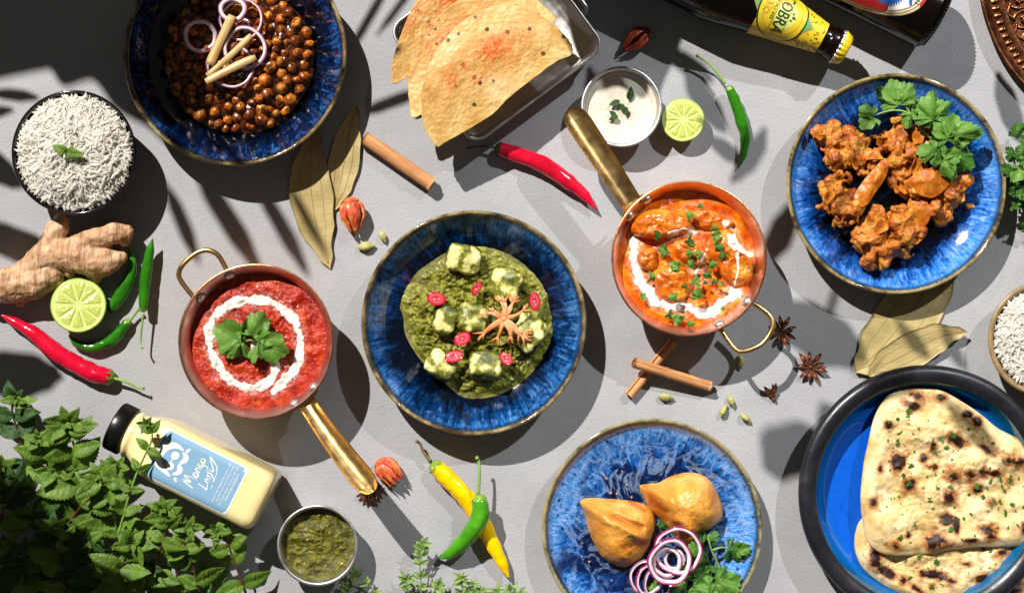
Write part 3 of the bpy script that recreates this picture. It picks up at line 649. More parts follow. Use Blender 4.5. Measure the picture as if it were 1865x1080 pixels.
# ------------------------------------------------------------------ chickpea curry
FC = P(432, 104, 50)-B1
FC.z = 0
def chz(x, y):
    q = math.hypot(x-FC.x, y-FC.y)/132.0; return 23 + 30*max(0, 1-q**2.4) + 6.0*fn((x, y, 3), .05, 4)*(1-min(1, q)**8)
ol = [(0, 0)]*0
V, F = disc(134, lambda x, y: chz(x+FC.x, y+FC.y), 80, 220, lambda a: 1+.05*noise.noise(Vector((math.cos(a)*2, math.sin(a)*2, 3))))
o = mk('curry_sauce', (V, F), M['chana_sauce'], None, B1+FC); tag(o, 'dark glossy brown sauce of the chickpea curry', 'curry')
V, F = disc(150, lambda x, y: 19.2, 6, 120, lambda a: 1+.06*noise.noise(Vector((math.cos(a)*2.5, math.sin(a)*2.5, 9))))
o = mk('curry_oil', (V, F), M['oil'], None, B1+FC*.6); tag(o, 'black oily pool around the chickpea curry in the navy bowl', 'oil')
def pea(seed):
    def d(v, nn): return .35*noise.noise(v*.25+Vector((seed*3, 0, 0)))
    V = []; nu, nv = 14, 18
    for i in range(nu+1):
        th = PI*i/nu
        for j in range(nv):
            ph = 2*PI*j/nv; v = Vector((math.sin(th)*math.cos(ph), math.sin(th)*math.sin(ph), math.cos(th)))
            r = 11.5*(1+.13*noise.noise(v*2+Vector((seed*5, 0, 0)))); r += 3.2*math.exp(-((v-Vector((.9, 0, .43))).length/.32)**2)
            r -= 1.3*math.exp(-(abs(v.y)/.16)**2)*max(0, v.x)
            V.append(v*r)
    return mesh('chickpea', V, [tuple(reversed(f)) for f in grid_faces(nu+1, nv, True)], M['chickpea'])
PEAS = [pea(k) for k in range(5)]
rng = random.Random(4); placed = []
for k in range(6000):
    if len(placed) >= 190: break
    rr = 130*math.sqrt(rng.random()); a = rng.random()*2*PI; x, y = rr*math.cos(a), rr*math.sin(a)
    s_ = rng.uniform(.72, 1.14); dn = rng.random()
    if any((x-q[0])**2+(y-q[1])**2 < (8.6*(s_+q[2]))**2 for q in placed): continue
    placed.append((x, y, s_))
for x, y, s_ in placed:
    z = chz(x+FC.x, y+FC.y)+rng.uniform(-5, 6.5)
    o = link('chickpea', PEAS[rng.randrange(5)], None, B1+FC+Vector((x, y, z)), (rng.random()*6, rng.random()*6, rng.random()*6), (s_*rng.uniform(.88, 1.1), s_*rng.uniform(.85, 1.08), s_*rng.uniform(.85, 1.05)))
    tag(o, 'small brown chickpea coated in sauce in the navy bowl', 'chickpea', 'chickpeas in the navy bowl')
def onion_ring(px, py, r, z, wd, tilt, label, group, skinm, squash=1.0, rot=0.0, hgt=6, flesh='onion'):
    k = K(z); c = P(px, py, z); R = r*k
    t = thing('onion_ring', label, 'onion ring', c, 0, group, rot=(tilt[0], tilt[1], rot))
    def ring(ra, rb, h0, h1):
        V = []; n_ = 72
        pr = [(ra, h0), (rb-.6, h0), (rb, (h0+h1)/2), (rb-.6, h1), ((ra+rb)/2, h1+.5), (ra+.5, h1), (ra, (h0+h1)/2)]
        for q in pr:
            for j in range(n_):
                a = 2*PI*j/n_; w_ = 1+.08*noise.noise(Vector((math.cos(a)*1.4+r, math.sin(a)*1.4, z*.1)))
                V.append((q[0]*w_*math.cos(a), q[0]*w_*math.sin(a)*squash, q[1]+1.5*math.sin(2*a+r)))
        F = [tuple(reversed(f)) for f in grid_faces(len(pr), n_, True)]
        m_ = len(pr)-1
        F += [(j, m_*n_+j, m_*n_+(j+1) % n_, (j+1) % n_)[::-1] for j in range(n_)]
        return V, F
    mk('ring_flesh', ring(R-wd, R-1.0, 0, hgt), M[flesh], t)
    mk('ring_skin', ring(R-(2.6 if skinm == 'onion_deep' else 1.5), R+.6, -.3, hgt+.25), M[skinm], t)
    return t
og = 'onion rings on the chickpea curry'
onion_ring(365, 66, 31, 57, 8, (.12, .1), 'pale onion ring standing apart at the left of the chickpea garnish', og, 'onion_skin', hgt=8)
onion_ring(424, 19, 26, 72, 8, (-.1, .05), 'small pale onion ring with a chickpea inside, uppermost of the garnish', og, 'onion_skin', .9, hgt=8)
onion_ring(441, 37, 41, 64, 4.5, (.05, -.1), 'thin purple edged onion ring behind the small top ring', og, 'onion_skin', .92)
onion_ring(447, 88, 39, 68, 6.5, (.1, .08), 'onion ring crossed by the two upper ginger sticks', og, 'onion_skin')
onion_ring(421, 122, 43, 60, 5, (-.08, .05), 'large onion ring lowest on the chickpea curry', og, 'onion_skin', .95)
def stick(a, b_, w0, label):
    p, q = P(*a), P(*b_); c = p; d = q-p; L = d.length; rz = math.atan2(d.y, d.x); ry = -math.asin(d.z/L)
    V = []; nu = 14
    for i in range(nu):
        u = i/(nu-1); w_ = w0*(.85+.25*noise.noise(Vector((u*3, L, 0)))) * (1 if 0 < i < nu-1 else .85)
        for (y, z) in ((-1, -.4), (1, -.4), (1.04, .1), (.94, .42), (-.94, .45), (-1.04, 0)):
            V.append((u*L, y*w_*.5+2.5*math.sin(u*2.6+L), z*w_*.6))
    F = grid_faces(nu, 6, True)+[tuple(reversed(range(6))), tuple(range((nu-1)*6, nu*6))]
    o = mk('ginger_stick', (V, F), M['ginger_stick'], None, c, (0, ry, rz)); tag(o, label, 'ginger', 'ginger sticks on the chickpea curry')
stick((421, 28, 84), (384, 120, 76), 18, 'ginger stick leaning steeply, widest and leftmost on the chickpeas')
stick((458, 65, 86), (376, 137, 78), 12, 'slim ginger stick lying between two others on the chickpeas')
stick((467, 107, 74), (374, 148, 80), 14, 'lowest and flattest lying ginger stick on the chickpeas')
# ------------------------------------------------------------------ spinach curry with paneer
so = [(230, 400), (290, 330), (350, 285), (430, 235), (530, 203), (660, 205), (740, 250), (830, 310), (885, 370), (920, 450), (937, 560), (930, 640), (900, 700), (850, 760), (780, 820), (720, 850), (640, 885), (560, 895), (490, 872), (440, 830), (360, 760), (300, 690), (250, 600), (240, 520), (215, 450)]
so = [P(640+x/2.511, 370+y/2.511, 36)-B2 for x, y in so]
SC = P(868, 588, 36)-B2
PAN = [(845, 472), (921, 518), (861, 579), (810, 582), (962, 606), (803, 664), (885, 664)]
PANL = [P(x, y, 40)-B2 for x, y in PAN]
def saagz(x, y, t):
    e = 1-t**6
    v = noise.ridged_multi_fractal(Vector((x*.02, y*.02, 4.4)), .9, 2.1, 5, .9, 2.0); v2 = noise.ridged_multi_fractal(Vector((x*.055, y*.055, 1.4)), .9, 2.0, 3, .9, 2.0)
    up = max(math.exp(-((x-p.x)**2+(y-p.y)**2)/1500.) for p in PANL)
    return 19 + 20*(1-t**3.5) + e*(12.0*v-13 + 6.5*v2-5 + 7*fn((x, y, 1), .05, 4) + 12*up) + 2.8*noise.noise(Vector((x*.2, y*.2, 0)))*e
o = mk('spinach_curry', patch([p*(1+.05*noise.noise(Vector((k*.9, 3, 0)))) for k, p in enumerate(so)], saagz, 130, 16, SC), M['saag'], None, B2); tag(o, 'thick green spinach curry in the deep blue bowl', 'curry')
V, F = patch([(p.x*1.02, p.y*1.02) for p in so], lambda x, y, t: 20.6+.5*noise.noise(Vector((x*.1, y*.1, 0))), 8, 12, SC)
o = mk('curry_liquid', (V, F), M['saag_water'], None, B2); tag(o, 'thin watery edge around the spinach curry', 'liquid')
def paneer(px, py, z, sx, sy, rot, seed, cover, label, tilt=(0, 0)):
    c = P(px, py, z); bm = bmesh.new(); bmesh.ops.create_cube(bm, size=1.0); bmesh.ops.subdivide_edges(bm, edges=bm.edges[:], cuts=17, use_grid_fill=True)
    V = []; at = []; nrm = lambda v: v
    for v in bm.verts:
        p = v.co*2; r = 3.4
        l = max(abs(p.x)**r+abs(p.y)**r+abs(p.z)**r, 1e-9)**(1/r); p = p/l
        q = Vector((p.x*sx*.58, p.y*sy*.58, p.z*18)); q *= 1+.17*fn(q+Vector((seed*40, 0, 0)), .05, 4)
        V.append(q); at.append(cover + .9*sstep(10, -6, q.z) + .9*noise.noise(q*.05+Vector((seed*9, 0, 0))) + .02)
    F = [tuple(v.index for v in f.verts) for f in bm.faces]; bm.free()
    o = mk('paneer_cube', (V, F), M['paneer'], None, c, (tilt[0], tilt[1], rot), attrs={'m': at}); tag(o, label, 'paneer', 'paneer cubes in the spinach curry')
paneer(845, 472, 48, 52, 46, -.25, 1, .05, 'cleanest cream paneer cube at the top of the spinach', (.25, .1))
paneer(921, 518, 46, 50, 52, -.35, 2, .22, 'paneer cube smeared with spinach right of the top one', (.1, -.2))
paneer(861, 579, 48, 48, 46, -.1, 3, .18, 'paneer cube in the very middle of the spinach, left of the mace', (-.1, .1))
paneer(810, 582, 43, 34, 46, -.4, 4, .35, 'narrow paneer piece half sunk left of the middle cube', (.1, .2))
paneer(962, 606, 45, 50, 56, -.6, 5, .18, 'paneer cube under the right arms of the orange mace', (-.1, -.15))
paneer(803, 664, 45, 50, 42, -.6, 6, .22, 'paneer cube at the lower left of the spinach, beside a chilli slice', (-.1, .15))
paneer(885, 664, 46, 50, 46, -.05, 7, .30, 'paneer cube lowest in the spinach, between two chilli slices', (-.2, 0))
def chslice(px, py, z, rx, ry, rot, tilt, label):
    t = thing('chilli_slice', label, 'chilli slice', P(px, py, z), 0, 'red chilli slices on the spinach', rot=(tilt[0], tilt[1], rot))
    V, F = lathe([(0, -2.2), (.85, -2.2), (1, -1), (1.02, .6), (.97, 1.8), (.88, 2.0), (.82, 1.2), (0, .6)], 32); V = [(v[0]*rx, v[1]*ry, v[2]) for v in V]
    mk('skin_ring', (V, F), M['chilli_red'], t)
    V, F = lathe([(0, .9), (.3, .7), (.45, 1.5), (.78, 1.6), (.84, 1.0), (0, .5)], 24); mk('flesh', ([(v[0]*rx, v[1]*ry, v[2]) for v in V], F), M['chilli_in'], t)
    sv = lathe([(0, 1), (.8, .5), (1, 0), (.7, -.6), (0, -.8)], 12); sme = mesh('seed', *xf(sv, sc=(1.9, 1.3, .9)), M['chilli_seed'])
    rg = random.Random(px)
    for q_ in range(rg.choice((1, 2, 3))): link('seed', sme, t, (rg.uniform(-.32, .32)*rx, rg.uniform(-.3, .3)*ry, 1.7), (rg.uniform(-.4, .4), 0, rg.random()*6))
chslice(795, 544, 60, 17, 12, -.15, (.15, .1), 'red chilli slice farthest left on the spinach, round and flat')
chslice(868, 525, 62, 14, 7.5, 1.05, (.5, .1), 'narrow red chilli slice just below the top paneer cube')
chslice(974, 549, 58, 17, 10, 1.7, (.2, -.25), 'red chilli slice farthest right, touching the mace arm')
chslice(842, 617, 62, 16, 11, .45, (.1, .2), 'red chilli slice just below the middle paneer cube')
chslice(827, 649, 65, 17, 10.5, .25, (-.15, .1), 'red chilli slice on the lower left paneer cube')
chslice(922, 653, 61, 14, 9.5, -.7, (.1, -.2), 'small red chilli slice at the lower right paneer cube')
# orange mace aril laid open like a flower
MC = P(918, 581, 74); t = thing('mace_flower', 'orange mace spread open like a flower on the spinach', 'mace', MC)
mk('centre', xf(lathe([(0, 5), (4, 4.5), (7, 2), (8, -2), (6, -6), (0, -7)], 16)), M['mace_flower'], t)
rng = random.Random(8)
arms = [(98, 44), (78, 46), (55, 52), (35, 55), (118, 46), (145, 34), (-20, 62), (-38, 70), (-60, 56), (-85, 48), (-112, 52), (-140, 66), (175, 46)]
for k, (ad, L) in enumerate(arms):
    a = math.radians(ad); d = Vector((math.cos(a), math.sin(a), 0)); sd = Vector((-d.y, d.x, 0)); bd = rng.uniform(-.22, .22)
    zt = -13 if L > 45 else -6
    pts = [d*(3+L*.86*u)+sd*(L*bd*math.sin(u*PI*.9))+Vector((0, 0, 5*math.sin(u*2.4)+zt*u*u+1)) for u in [i/10 for i in range(11)]]
    wdt = [(6.6 if k in (6, 8, 9, 11, 0) else 4.2)*(1-.72*u) for u in [i/10 for i in range(11)]]
    fr = []
    for s_ in (-1, 1, .3):
        p0 = pts[7]; l2 = L*rng.uniform(.2, .34)
        fr.append(tube([p0+(d+sd*s_*.75).normalized()*l2*u+Vector((0, 0, -5*u*u+1.5*math.sin(u*3))) for u in (0, .35, .7, 1)], [1.9, 1.6, 1.1, .4], 6, .6))
    mk('mace_arm', join(tube(pts, wdt, 8, .34), *fr), M['mace_flower'], t)
# ------------------------------------------------------------------ tomato curry
def polydist(x, y, pts):
    best = 1e9
    for a, b_ in zip(pts, pts[1:]):
        dx, dy = b_[0]-a[0], b_[1]-a[1]; l2 = dx*dx+dy*dy or 1e-9; u = max(0, min(1, ((x-a[0])*dx+(y-a[1])*dy)/l2))
        best = min(best, (x-a[0]-u*dx)**2+(y-a[1]-u*dy)**2)
    return math.sqrt(best)
def zoomed(pts, ox, oy, sc, z, base): return [P(ox+x/sc, oy+y/sc, z)-base for x, y in pts]
TZ = 82
sw = [(370, 420), (410, 430), (445, 480), (450, 530), (425, 572), (370, 600), (310, 592), (255, 560), (210, 500), (182, 430), (177, 350), (210, 300), (260, 262), (330, 242), (420, 240), (470, 262), (512, 300), (545, 350), (557, 420), (548, 480), (520, 540), (480, 580), (450, 615)]
sw = [p for p in cr(zoomed(sw, 300, 440, 2.25, TZ, PB1), 3)]
def tomz(x, y):
    e = math.hypot(x, y)/122.; return TZ-6 + (7.0*fn((x, y, 5), .03, 5) + 1.4*noise.noise(Vector((x*.14, y*.14, 0))))*(1-e**8) + 4*(1-e*e)
V, F = disc(PR1*.90, tomz, 90, 260)
coarse = sw[::3]
at = [max(0, 1-polydist(v[0], v[1], coarse)/17)**.8*(.5+.9*noise.noise(Vector((v[0]*.03, v[1]*.03, 4)))) for v in V]
o = mk('tomato_curry', (V, F), M['tomato'], None, PB1, attrs={'m': at}); tag(o, 'bright red tomato curry in the left copper pan', 'curry')
def cream(lines, widths, zf, R, seed, hgt=2.6, step=1.15, rag=.75, drops=.0):
    """poured cream: ragged islands on the curry surface, each line a 2D polyline"""
    xs = [p.x for l in lines for p in l]; ys = [p.y for l in lines for p in l]; W_ = max(widths)*2.6
    x0, x1, y0, y1 = min(xs)-W_, max(xs)+W_, min(ys)-W_, max(ys)+W_; nx, ny = int((x1-x0)/step)+1, int((y1-y0)/step)+1; idx = {}; V = []; F = []; val = {}
    for i in range(nx):
        for j in range(ny):
            x, y = x0+i*step, y0+j*step
            if x*x+y*y > R*R: continue
            m_ = max((w_ - polydist(x, y, l))/w_ for l, w_ in zip(lines, widths))
            if m_ < -1.6: continue
            p = Vector((x, y, seed*10)); nz = rag*(1.5*noise.noise(p*.035)+.7*noise.noise(p*.10)+.28*noise.noise(p*.3))
            val[i, j] = m_*1.1+nz - .08
    def vid(i, j):
        if (i, j) not in idx:
            x, y = x0+i*step, y0+j*step; v = min(1, max(0, val[i, j]*2.2)); idx[i, j] = len(V); V.append((x, y, zf(x, y)-.8+(hgt+.8)*v**.6))
        return idx[i, j]
    for (i, j) in list(val):
        q = [(i, j), (i+1, j), (i+1, j+1), (i, j+1)]
        if all(k in val for k in q) and sum(val[k] > 0 for k in q) >= 3: F.append(tuple(vid(*k) for k in q))
    return V, F
tz2 = lambda x, y: tomz(x, y)+.3
sw1 = [p for k, p in enumerate(sw)]; third = len(sw1)//3
o = mk('cream_swirl', cream([sw1[::2]], [8.2], tz2, 120, 3, .9, 1.15, .62), M['cream'], None, PB1); tag(o, 'white cream spiral on the red tomato curry', 'cream', 'cream on curries')
g = thing('coriander_sprig', 'three lobed coriander sprig in the middle of the red tomato curry', 'coriander', P(455, 622, 92), 0, 'coriander garnishes')
gb = P(455, 622, 92)
for k, (x, y, a, s_, dx) in enumerate([(444, 618, 160, 1.95, 0), (460, 610, 66, 1.55, 1), (470, 622, -20, 1.95, 2), (440, 622, 205, 1.5, 3), (480, 630, 6, 1.0, 4)]):
    link('leaf', CORI[dx], g, P(x, y, 95+k)-gb, (.08*(k-1), -.10, math.radians(a)), s_)
mk('stem', tube([P(448, 621, 94)-gb, P(456, 619, 97)-gb, P(463, 622, 95)-gb], 1.6, 8), M['stem_green'], g)
# ------------------------------------------------------------------ butter curry
BZ = 80
crl = [cr(zoomed(q, 1010, 180, 2.25, BZ, PB2), 4) for q in (
    [(322, 585), (335, 640), (340, 690), (355, 745), (385, 790), (415, 830), (450, 842), (500, 850), (555, 862), (610, 880), (650, 870), (690, 835), (740, 795)],
    [(700, 510), (718, 545), (728, 590), (765, 620), (805, 640)],
    [(745, 640), (750, 690), (742, 740), (725, 790)],
    [(470, 560), (500, 548), (540, 540), (575, 548)],
    [(625, 620), (600, 660), (585, 700), (580, 740)])]
def butz(x, y):
    e = math.hypot(x, y)/122.; return BZ-6 + 4.2*fn((x, y, 15), .035, 5)*(1-e**8) + 3*(1-e*e)
V, F = disc(PR2*.90, butz, 80, 240)
at = [max([max(0, 1-polydist(v[0], v[1], c[::4]+[c[-1]])/20)**.8 for c in crl])*(.55+.9*noise.noise(Vector((v[0]*.03, v[1]*.03, 8)))) for v in V]
o = mk('butter_curry', (V, F), M['butter'], None, PB2, attrs={'m': at}); tag(o, 'glossy orange butter curry in the right copper pan', 'curry')
CH = []
def butc(x, y):
    z = 0
    for ol2, c2, zf2 in CH:
        X, Y = x-c2.x, y-c2.y; best = 0
        ang = math.atan2(Y, X); rr = math.hypot(X, Y); n2 = len(ol2)
        for a, b_ in zip(ol2, ol2[1:]+ol2[:1]):
            den = X*(b_.y-a.y)-Y*(b_.x-a.x)
            if abs(den) < 1e-9: continue
            tt = (a.x*(b_.y-a.y)-a.y*(b_.x-a.x))/den; uu = (a.x*Y-a.y*X)/den
            if tt > 0 and -.01 <= uu <= 1.01: best = 1/tt; break
        if best and best < 1: z = max(z, c2.z+zf2(X, Y, best))
    return z
def chunk(ol, z0, hgt, seed, label):
    c = P(1010+sum(p[0] for p in ol)/len(ol)/2.25, 180+sum(p[1] for p in ol)/len(ol)/2.25, z0)
    o2 = [P(1010+x/2.25, 180+y/2.25, z0)-c for x, y in ol]
    zf2 = lambda x, y, t: hgt*max(0, 1-t**5)**.55-6*t**8 + 6.5*fn((x, y, seed), .045, 5)*(1-t**6) + .10*x*math.sin(seed) + .10*y*math.cos(seed)
    VF = patch(o2, zf2, 34, 8, (0, 0), zb=-14); CH.append((o2, c-PB2, zf2))
    o = mk('paneer_chunk', VF, M['butter_chunk'], None, c); tag(o, label, 'paneer', 'chunks in the butter curry')
chunk([(305, 525), (330, 480), (380, 455), (440, 450), (520, 470), (560, 500), (555, 540), (500, 560), (420, 575), (350, 570), (315, 555)], BZ-2, 24, 3, 'long pale orange chunk at the upper left of the butter curry')
chunk([(640, 560), (690, 530), (740, 545), (780, 610), (815, 660), (832, 720), (800, 760), (740, 780), (690, 740), (655, 680), (630, 620)], BZ-4, 16, 5, 'large triangular chunk at the right of the butter curry')
chunk([(400, 720), (430, 690), (490, 680), (550, 710), (570, 770), (530, 830), (470, 840), (420, 800)], BZ-3, 15, 7, 'rounded chunk at the lower left of the butter curry')
chunk([(480, 590), (530, 575), (600, 600), (640, 650), (620, 680), (560, 680), (500, 650)], BZ-3, 15, 9, 'chunk in the middle of the butter curry under chopped coriander')
chunk([(335, 640), (370, 610), (420, 620), (425, 680), (390, 705), (350, 690)], BZ-3, 14, 11, 'small chunk beside the dark hollow of the butter curry')
chunk([(560, 470), (620, 450), (690, 480), (740, 510), (700, 540), (630, 545), (575, 520)], BZ-4, 13, 13, 'sauce covered chunk at the top of the butter curry')
lb = ['long cream curve along the lower left of the butter curry', 'cream streak on the right chunk of the butter curry', 'faint cream line down the right chunk', 'short cream streak on the upper left chunk', 'cream drizzle in the middle of the butter curry']
hz = [1.2, 13, 13, 17, 12]
for k, c in enumerate(crl):
    zz = hz[k]; o = mk('cream_drizzle', cream([c[::2]+[c[-1]]], [[9.5, 6.5, 3, 4.5, 3][k]], (lambda x, y: butz(x, y)+1.0) if k == 0 else (lambda x, y, zz=zz: max(butz(x, y)+1, butc(x, y)+.6)), 122, 20+k, .9, 1.1, .75), M['cream'], None, PB2)
    tag(o, lb[k], 'cream', 'cream on curries')
cc = [(430, 570, 1.0), (455, 610, .9), (450, 640, .9), (560, 490, .9), (590, 437, .6), (650, 525, .8), (545, 580, .9), (650, 570, 1.0), (660, 610, .9), (600, 640, .8), (690, 655, .8), (510, 690, 1.1), (555, 690, .9), (635, 680, .9), (640, 720, .9), (650, 745, .6), (575, 760, .9), (590, 815, 1.2), (540, 770, .6), (390, 730, 1.0), (360, 800, .7), (500, 815, .9), (470, 880, 1.0), (490, 905, 1.0), (515, 890, .9), (548, 925, .8), (690, 760, .5), (625, 750, .5), (695, 855, .5), (560, 640, .8)]
rng = random.Random(12)
for k, (x, y, s_) in enumerate(cc):
    zz = BZ+10+rng.uniform(4, 9) if 400 < x < 740 and 480 < y < 820 else BZ+6
    o = link('coriander_piece', CORI[rng.randrange(8)], None, P(1010+x/2.25, 180+y/2.25, zz+4), (rng.uniform(-.4, .4), rng.uniform(-.4, .4), rng.random()*6.28), s_*.56)
    tag(o, 'chopped coriander leaf scattered on the orange butter curry', 'coriander', 'chopped coriander on the butter curry')
# dip garnish
g = thing('mint_garnish', 'small green mint tip on the white yoghurt dip', 'mint', P(1132, 190, 42)); gb = P(1132, 190, 42)
for x, y, a, s_ in ((1128, 185, 200, .42), (1130, 190, 300, .36), (1146, 182, 80, .5), (1125, 212, 200, .36), (1141, 196, 260, .3), (1122, 210, 150, .3)):
    link('leaf', MINT_SHADED[k % 4], g, P(x, y, 43)-gb, (.2, -.1, math.radians(a)), s_); k += 1
# ------------------------------------------------------------------ samosas
def samosa(ol, z0, hgt, ridges, apex, seed, label):
    """ol in zoom coords of the plate; ridges: list of (x0,y0,x1,y1,height,width)"""
    Q = lambda x, y: P(960+x/3.177, 740+y/3.177, z0+20)
    c = Q(*apex); c.z = z0; o2 = [Q(x, y)-c for x, y in ol]
    rd = [((Q(a, b)-c), (Q(d, e)-c), h_, w_) for a, b, d, e, h_, w_ in ridges]
    def zf(x, y, t):
        v = hgt*(.58*max(0, 1-t**3.4)**.6 + .42*(1-t**1.3))*1.06
        for a, b, h_, w_ in rd: v += h_*math.exp(-(polydist(x, y, [a, b])/w_)**2)*(1-t**4)
        bl = max(0, noise.noise(Vector((x*.07, y*.07, seed+5)))-.15)
        return v + 2.6*fn((x, y, seed), .028, 3)*(1-t**6) + 3.0*bl*(1-t**6) + .6*noise.noise(Vector((x*.2, y*.2, seed)))
    VF = patch(o2, zf, 60, 12, (0, 0), zb=0)
    at = []
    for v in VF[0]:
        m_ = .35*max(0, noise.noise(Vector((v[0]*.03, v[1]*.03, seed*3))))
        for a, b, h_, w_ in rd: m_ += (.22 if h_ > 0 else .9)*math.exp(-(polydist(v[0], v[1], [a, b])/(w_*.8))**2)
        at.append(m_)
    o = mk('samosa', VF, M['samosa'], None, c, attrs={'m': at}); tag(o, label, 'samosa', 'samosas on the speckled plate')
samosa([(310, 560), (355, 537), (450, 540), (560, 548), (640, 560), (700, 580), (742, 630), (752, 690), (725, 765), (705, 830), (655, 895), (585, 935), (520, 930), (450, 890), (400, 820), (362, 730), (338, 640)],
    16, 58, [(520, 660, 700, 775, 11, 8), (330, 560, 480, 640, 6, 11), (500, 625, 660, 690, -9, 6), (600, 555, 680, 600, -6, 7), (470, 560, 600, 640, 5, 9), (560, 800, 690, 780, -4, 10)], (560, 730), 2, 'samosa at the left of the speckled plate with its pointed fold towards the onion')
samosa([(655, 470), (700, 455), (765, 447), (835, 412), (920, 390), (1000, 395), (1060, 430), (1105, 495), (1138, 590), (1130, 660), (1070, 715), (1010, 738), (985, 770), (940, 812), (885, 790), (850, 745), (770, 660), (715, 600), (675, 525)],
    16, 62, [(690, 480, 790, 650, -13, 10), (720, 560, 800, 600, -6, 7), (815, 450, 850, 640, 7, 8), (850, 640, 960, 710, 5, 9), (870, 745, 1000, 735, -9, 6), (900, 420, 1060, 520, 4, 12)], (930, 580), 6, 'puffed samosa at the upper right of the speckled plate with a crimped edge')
og = 'purple onion rings beside the samosas'
for k, (x, y, r, z, wd, sk, tl, lb) in enumerate([
    (873, 832, 43, 58, 7, 'onion_deep', (.08, -.1), 'widest purple onion ring, uppermost against the right samosa'),
    (826, 895, 41, 68, 8, 'onion_deep', (.1, .08), 'deep purple onion ring lying on top of the onion pile'),
    (805, 895, 28, 57, 7, 'onion_skin', (.15, .15), 'small pale onion ring inside the deep purple one'),
    (690, 985, 31, 36, 5, 'onion_skin', (.1, -.05), 'pale onion ring leaning out to the left of the pile'),
    (735, 1010, 34, 42, 6, 'onion_deep', (-.08, .1), 'thin onion ring low at the left of the pile'),
    (780, 1020, 34, 38, 5, 'onion_skin', (.05, .05), 'onion ring lowest in the pile, cut by the bottom edge'),
    (850, 880, 19, 52, 5, 'onion', (.1, .05), 'smallest white onion ring inside the pile')]):
    onion_ring(960+x/3.177, 740+y/3.177, r, z, wd, tl, lb, og, sk, 1.05, hgt=6)
# crumbs
crumb = mesh('crumb', *xf(lathe([(0, 1.4), (1.2, 1), (1.8, 0), (1.2, -1), (0, -1.2)], 7)), M['samosa'])
for x, y in ((550, 375), (485, 500), (575, 452), (690, 332), (460, 415), (490, 1005), (518, 505), (360, 898), (605, 525), (320, 790)):
    o = link('crumb', crumb, None, P(960+x/3.177, 740+y/3.177, 20), (0, 0, x), .9+.3*math.sin(x)); tag(o, 'tiny golden crumb fallen on the speckled plate', 'crumb', 'crumbs on the speckled plate')
# ------------------------------------------------------------------ onion bhajis
def bhaji(ell, seed, n_, z0, hgt, label, npet=2):
    """ell: list of (x,y,r) discs in zoom coords covering the fritter outline"""
    rng = random.Random(seed); Q = lambda x, y, z: P(1410+x/2.4, 110+y/2.4, z)
    cx_, cy_ = sum(e[0] for e in ell)/len(ell), sum(e[1] for e in ell)/len(ell); c = Q(cx_, cy_, z0); sp = []
    for (x, y, r) in ell:
        q = Q(x, y, z0+hgt*.5)-c; rp = r/2.4*1.1; sp.append((q.x, q.y, hgt*.42, rp*.86, .8))
        for k in range(3):
            a = rng.random()*6.28; d = rp*rng.uniform(.2, .75); r2 = rng.uniform(.35, .6)*rp
            sp.append((q.x+math.cos(a)*d, q.y+math.sin(a)*d, hgt*(.4+.5*math.sqrt(max(0, 1-(d/rp)**2)))*rng.uniform(.7, 1.05), r2, rng.uniform(.5, .9)))
        a = rng.random()*6.28; s0 = Vector((q.x+math.cos(a)*rp*.7, q.y+math.sin(a)*rp*.7, hgt*rng.uniform(.4, .8))); b_ = a+rng.uniform(-1.0, 1.0)
        for i in range(6): sp.append((s0.x+math.cos(b_+i*.2)*i*3.2, s0.y+math.sin(b_+i*.2)*i*3.2, s0.z+2*math.sin(i)-i*.8, 5.5-.35*i, 1))
    off = Vector((seed*31, 0, 0))
    def dsp(v, nn):
        rdg = noise.ridged_multi_fractal((v+off)*.028, .9, 2.1, 4, .9, 2.0)
        return 7.0*(rdg-1.1) + 2.6*fn(v+off, .06, 3) + .4*noise.noise(v*.3)
    VF = blob(sp, 1.8, 2, dsp)
    t = thing('onion_bhaji', label, 'bhaji', c, 0, 'onion bhajis on the bright blue plate')
    mk('fritter', VF, M['bhaji'], t)
    for k in range(npet):
        x, y, r = rng.choice(ell); q = Q(x+rng.uniform(-.4, .4)*r, y+rng.uniform(-.4, .4)*r, z0+hgt)-c; L = rng.uniform(14, 24); W_ = rng.uniform(8, 14); bd = rng.uniform(.2, .5)
        ol = [(L*math.cos(u*PI/5)*rng.uniform(.6, 1.15), W_*math.sin(u*PI/5)*rng.uniform(.6, 1.25)) for u in range(10)]
        mk('onion_petal', patch(ol, lambda xx, yy, tt: 5*bd*(yy/W_)**2*2+2.5*math.sin(xx*.12+k)+1.2*fn((xx, yy, k), .08, 3), 12, 5, (0, 0), thick=2.6), M['bhaji_slice'], t, (q.x, q.y, hgt*rng.uniform(.72, .92)), (rng.uniform(-.5, .5), rng.uniform(-.5, .5), rng.random()*6.28))
bhaji([(230, 330, 62), (320, 350, 70), (380, 350, 40), (270, 440, 60), (350, 420, 60), (195, 320, 30)], 1, 9, 14, 58, 'rough onion bhaji at the upper left of the plate')
bhaji([(560, 310, 60), (640, 310, 48), (500, 350, 55), (600, 380, 60), (535, 270, 30), (640, 370, 36), (475, 370, 36)], 2, 9, 14, 62, 'onion bhaji at the top of the plate beside the coriander')
bhaji([(240, 570, 62), (310, 610, 70), (290, 520, 36), (350, 650, 55), (240, 640, 50), (300, 700, 40), (375, 600, 36)], 3, 9, 14, 56, 'onion bhaji at the left of the plate, lower one of two')
bhaji([(560, 480, 70), (590, 560, 60), (540, 420, 50), (630, 470, 45), (520, 530, 35)], 4, 8, 22, 62, 'smooth pale onion bhaji in the middle of the plate')
bhaji([(680, 640, 66), (760, 600, 66), (800, 560, 50), (730, 690, 45), (830, 530, 28), (640, 620, 40), (770, 530, 50)], 5, 9, 16, 54, 'onion bhaji at the right of the plate with curled onion shreds')
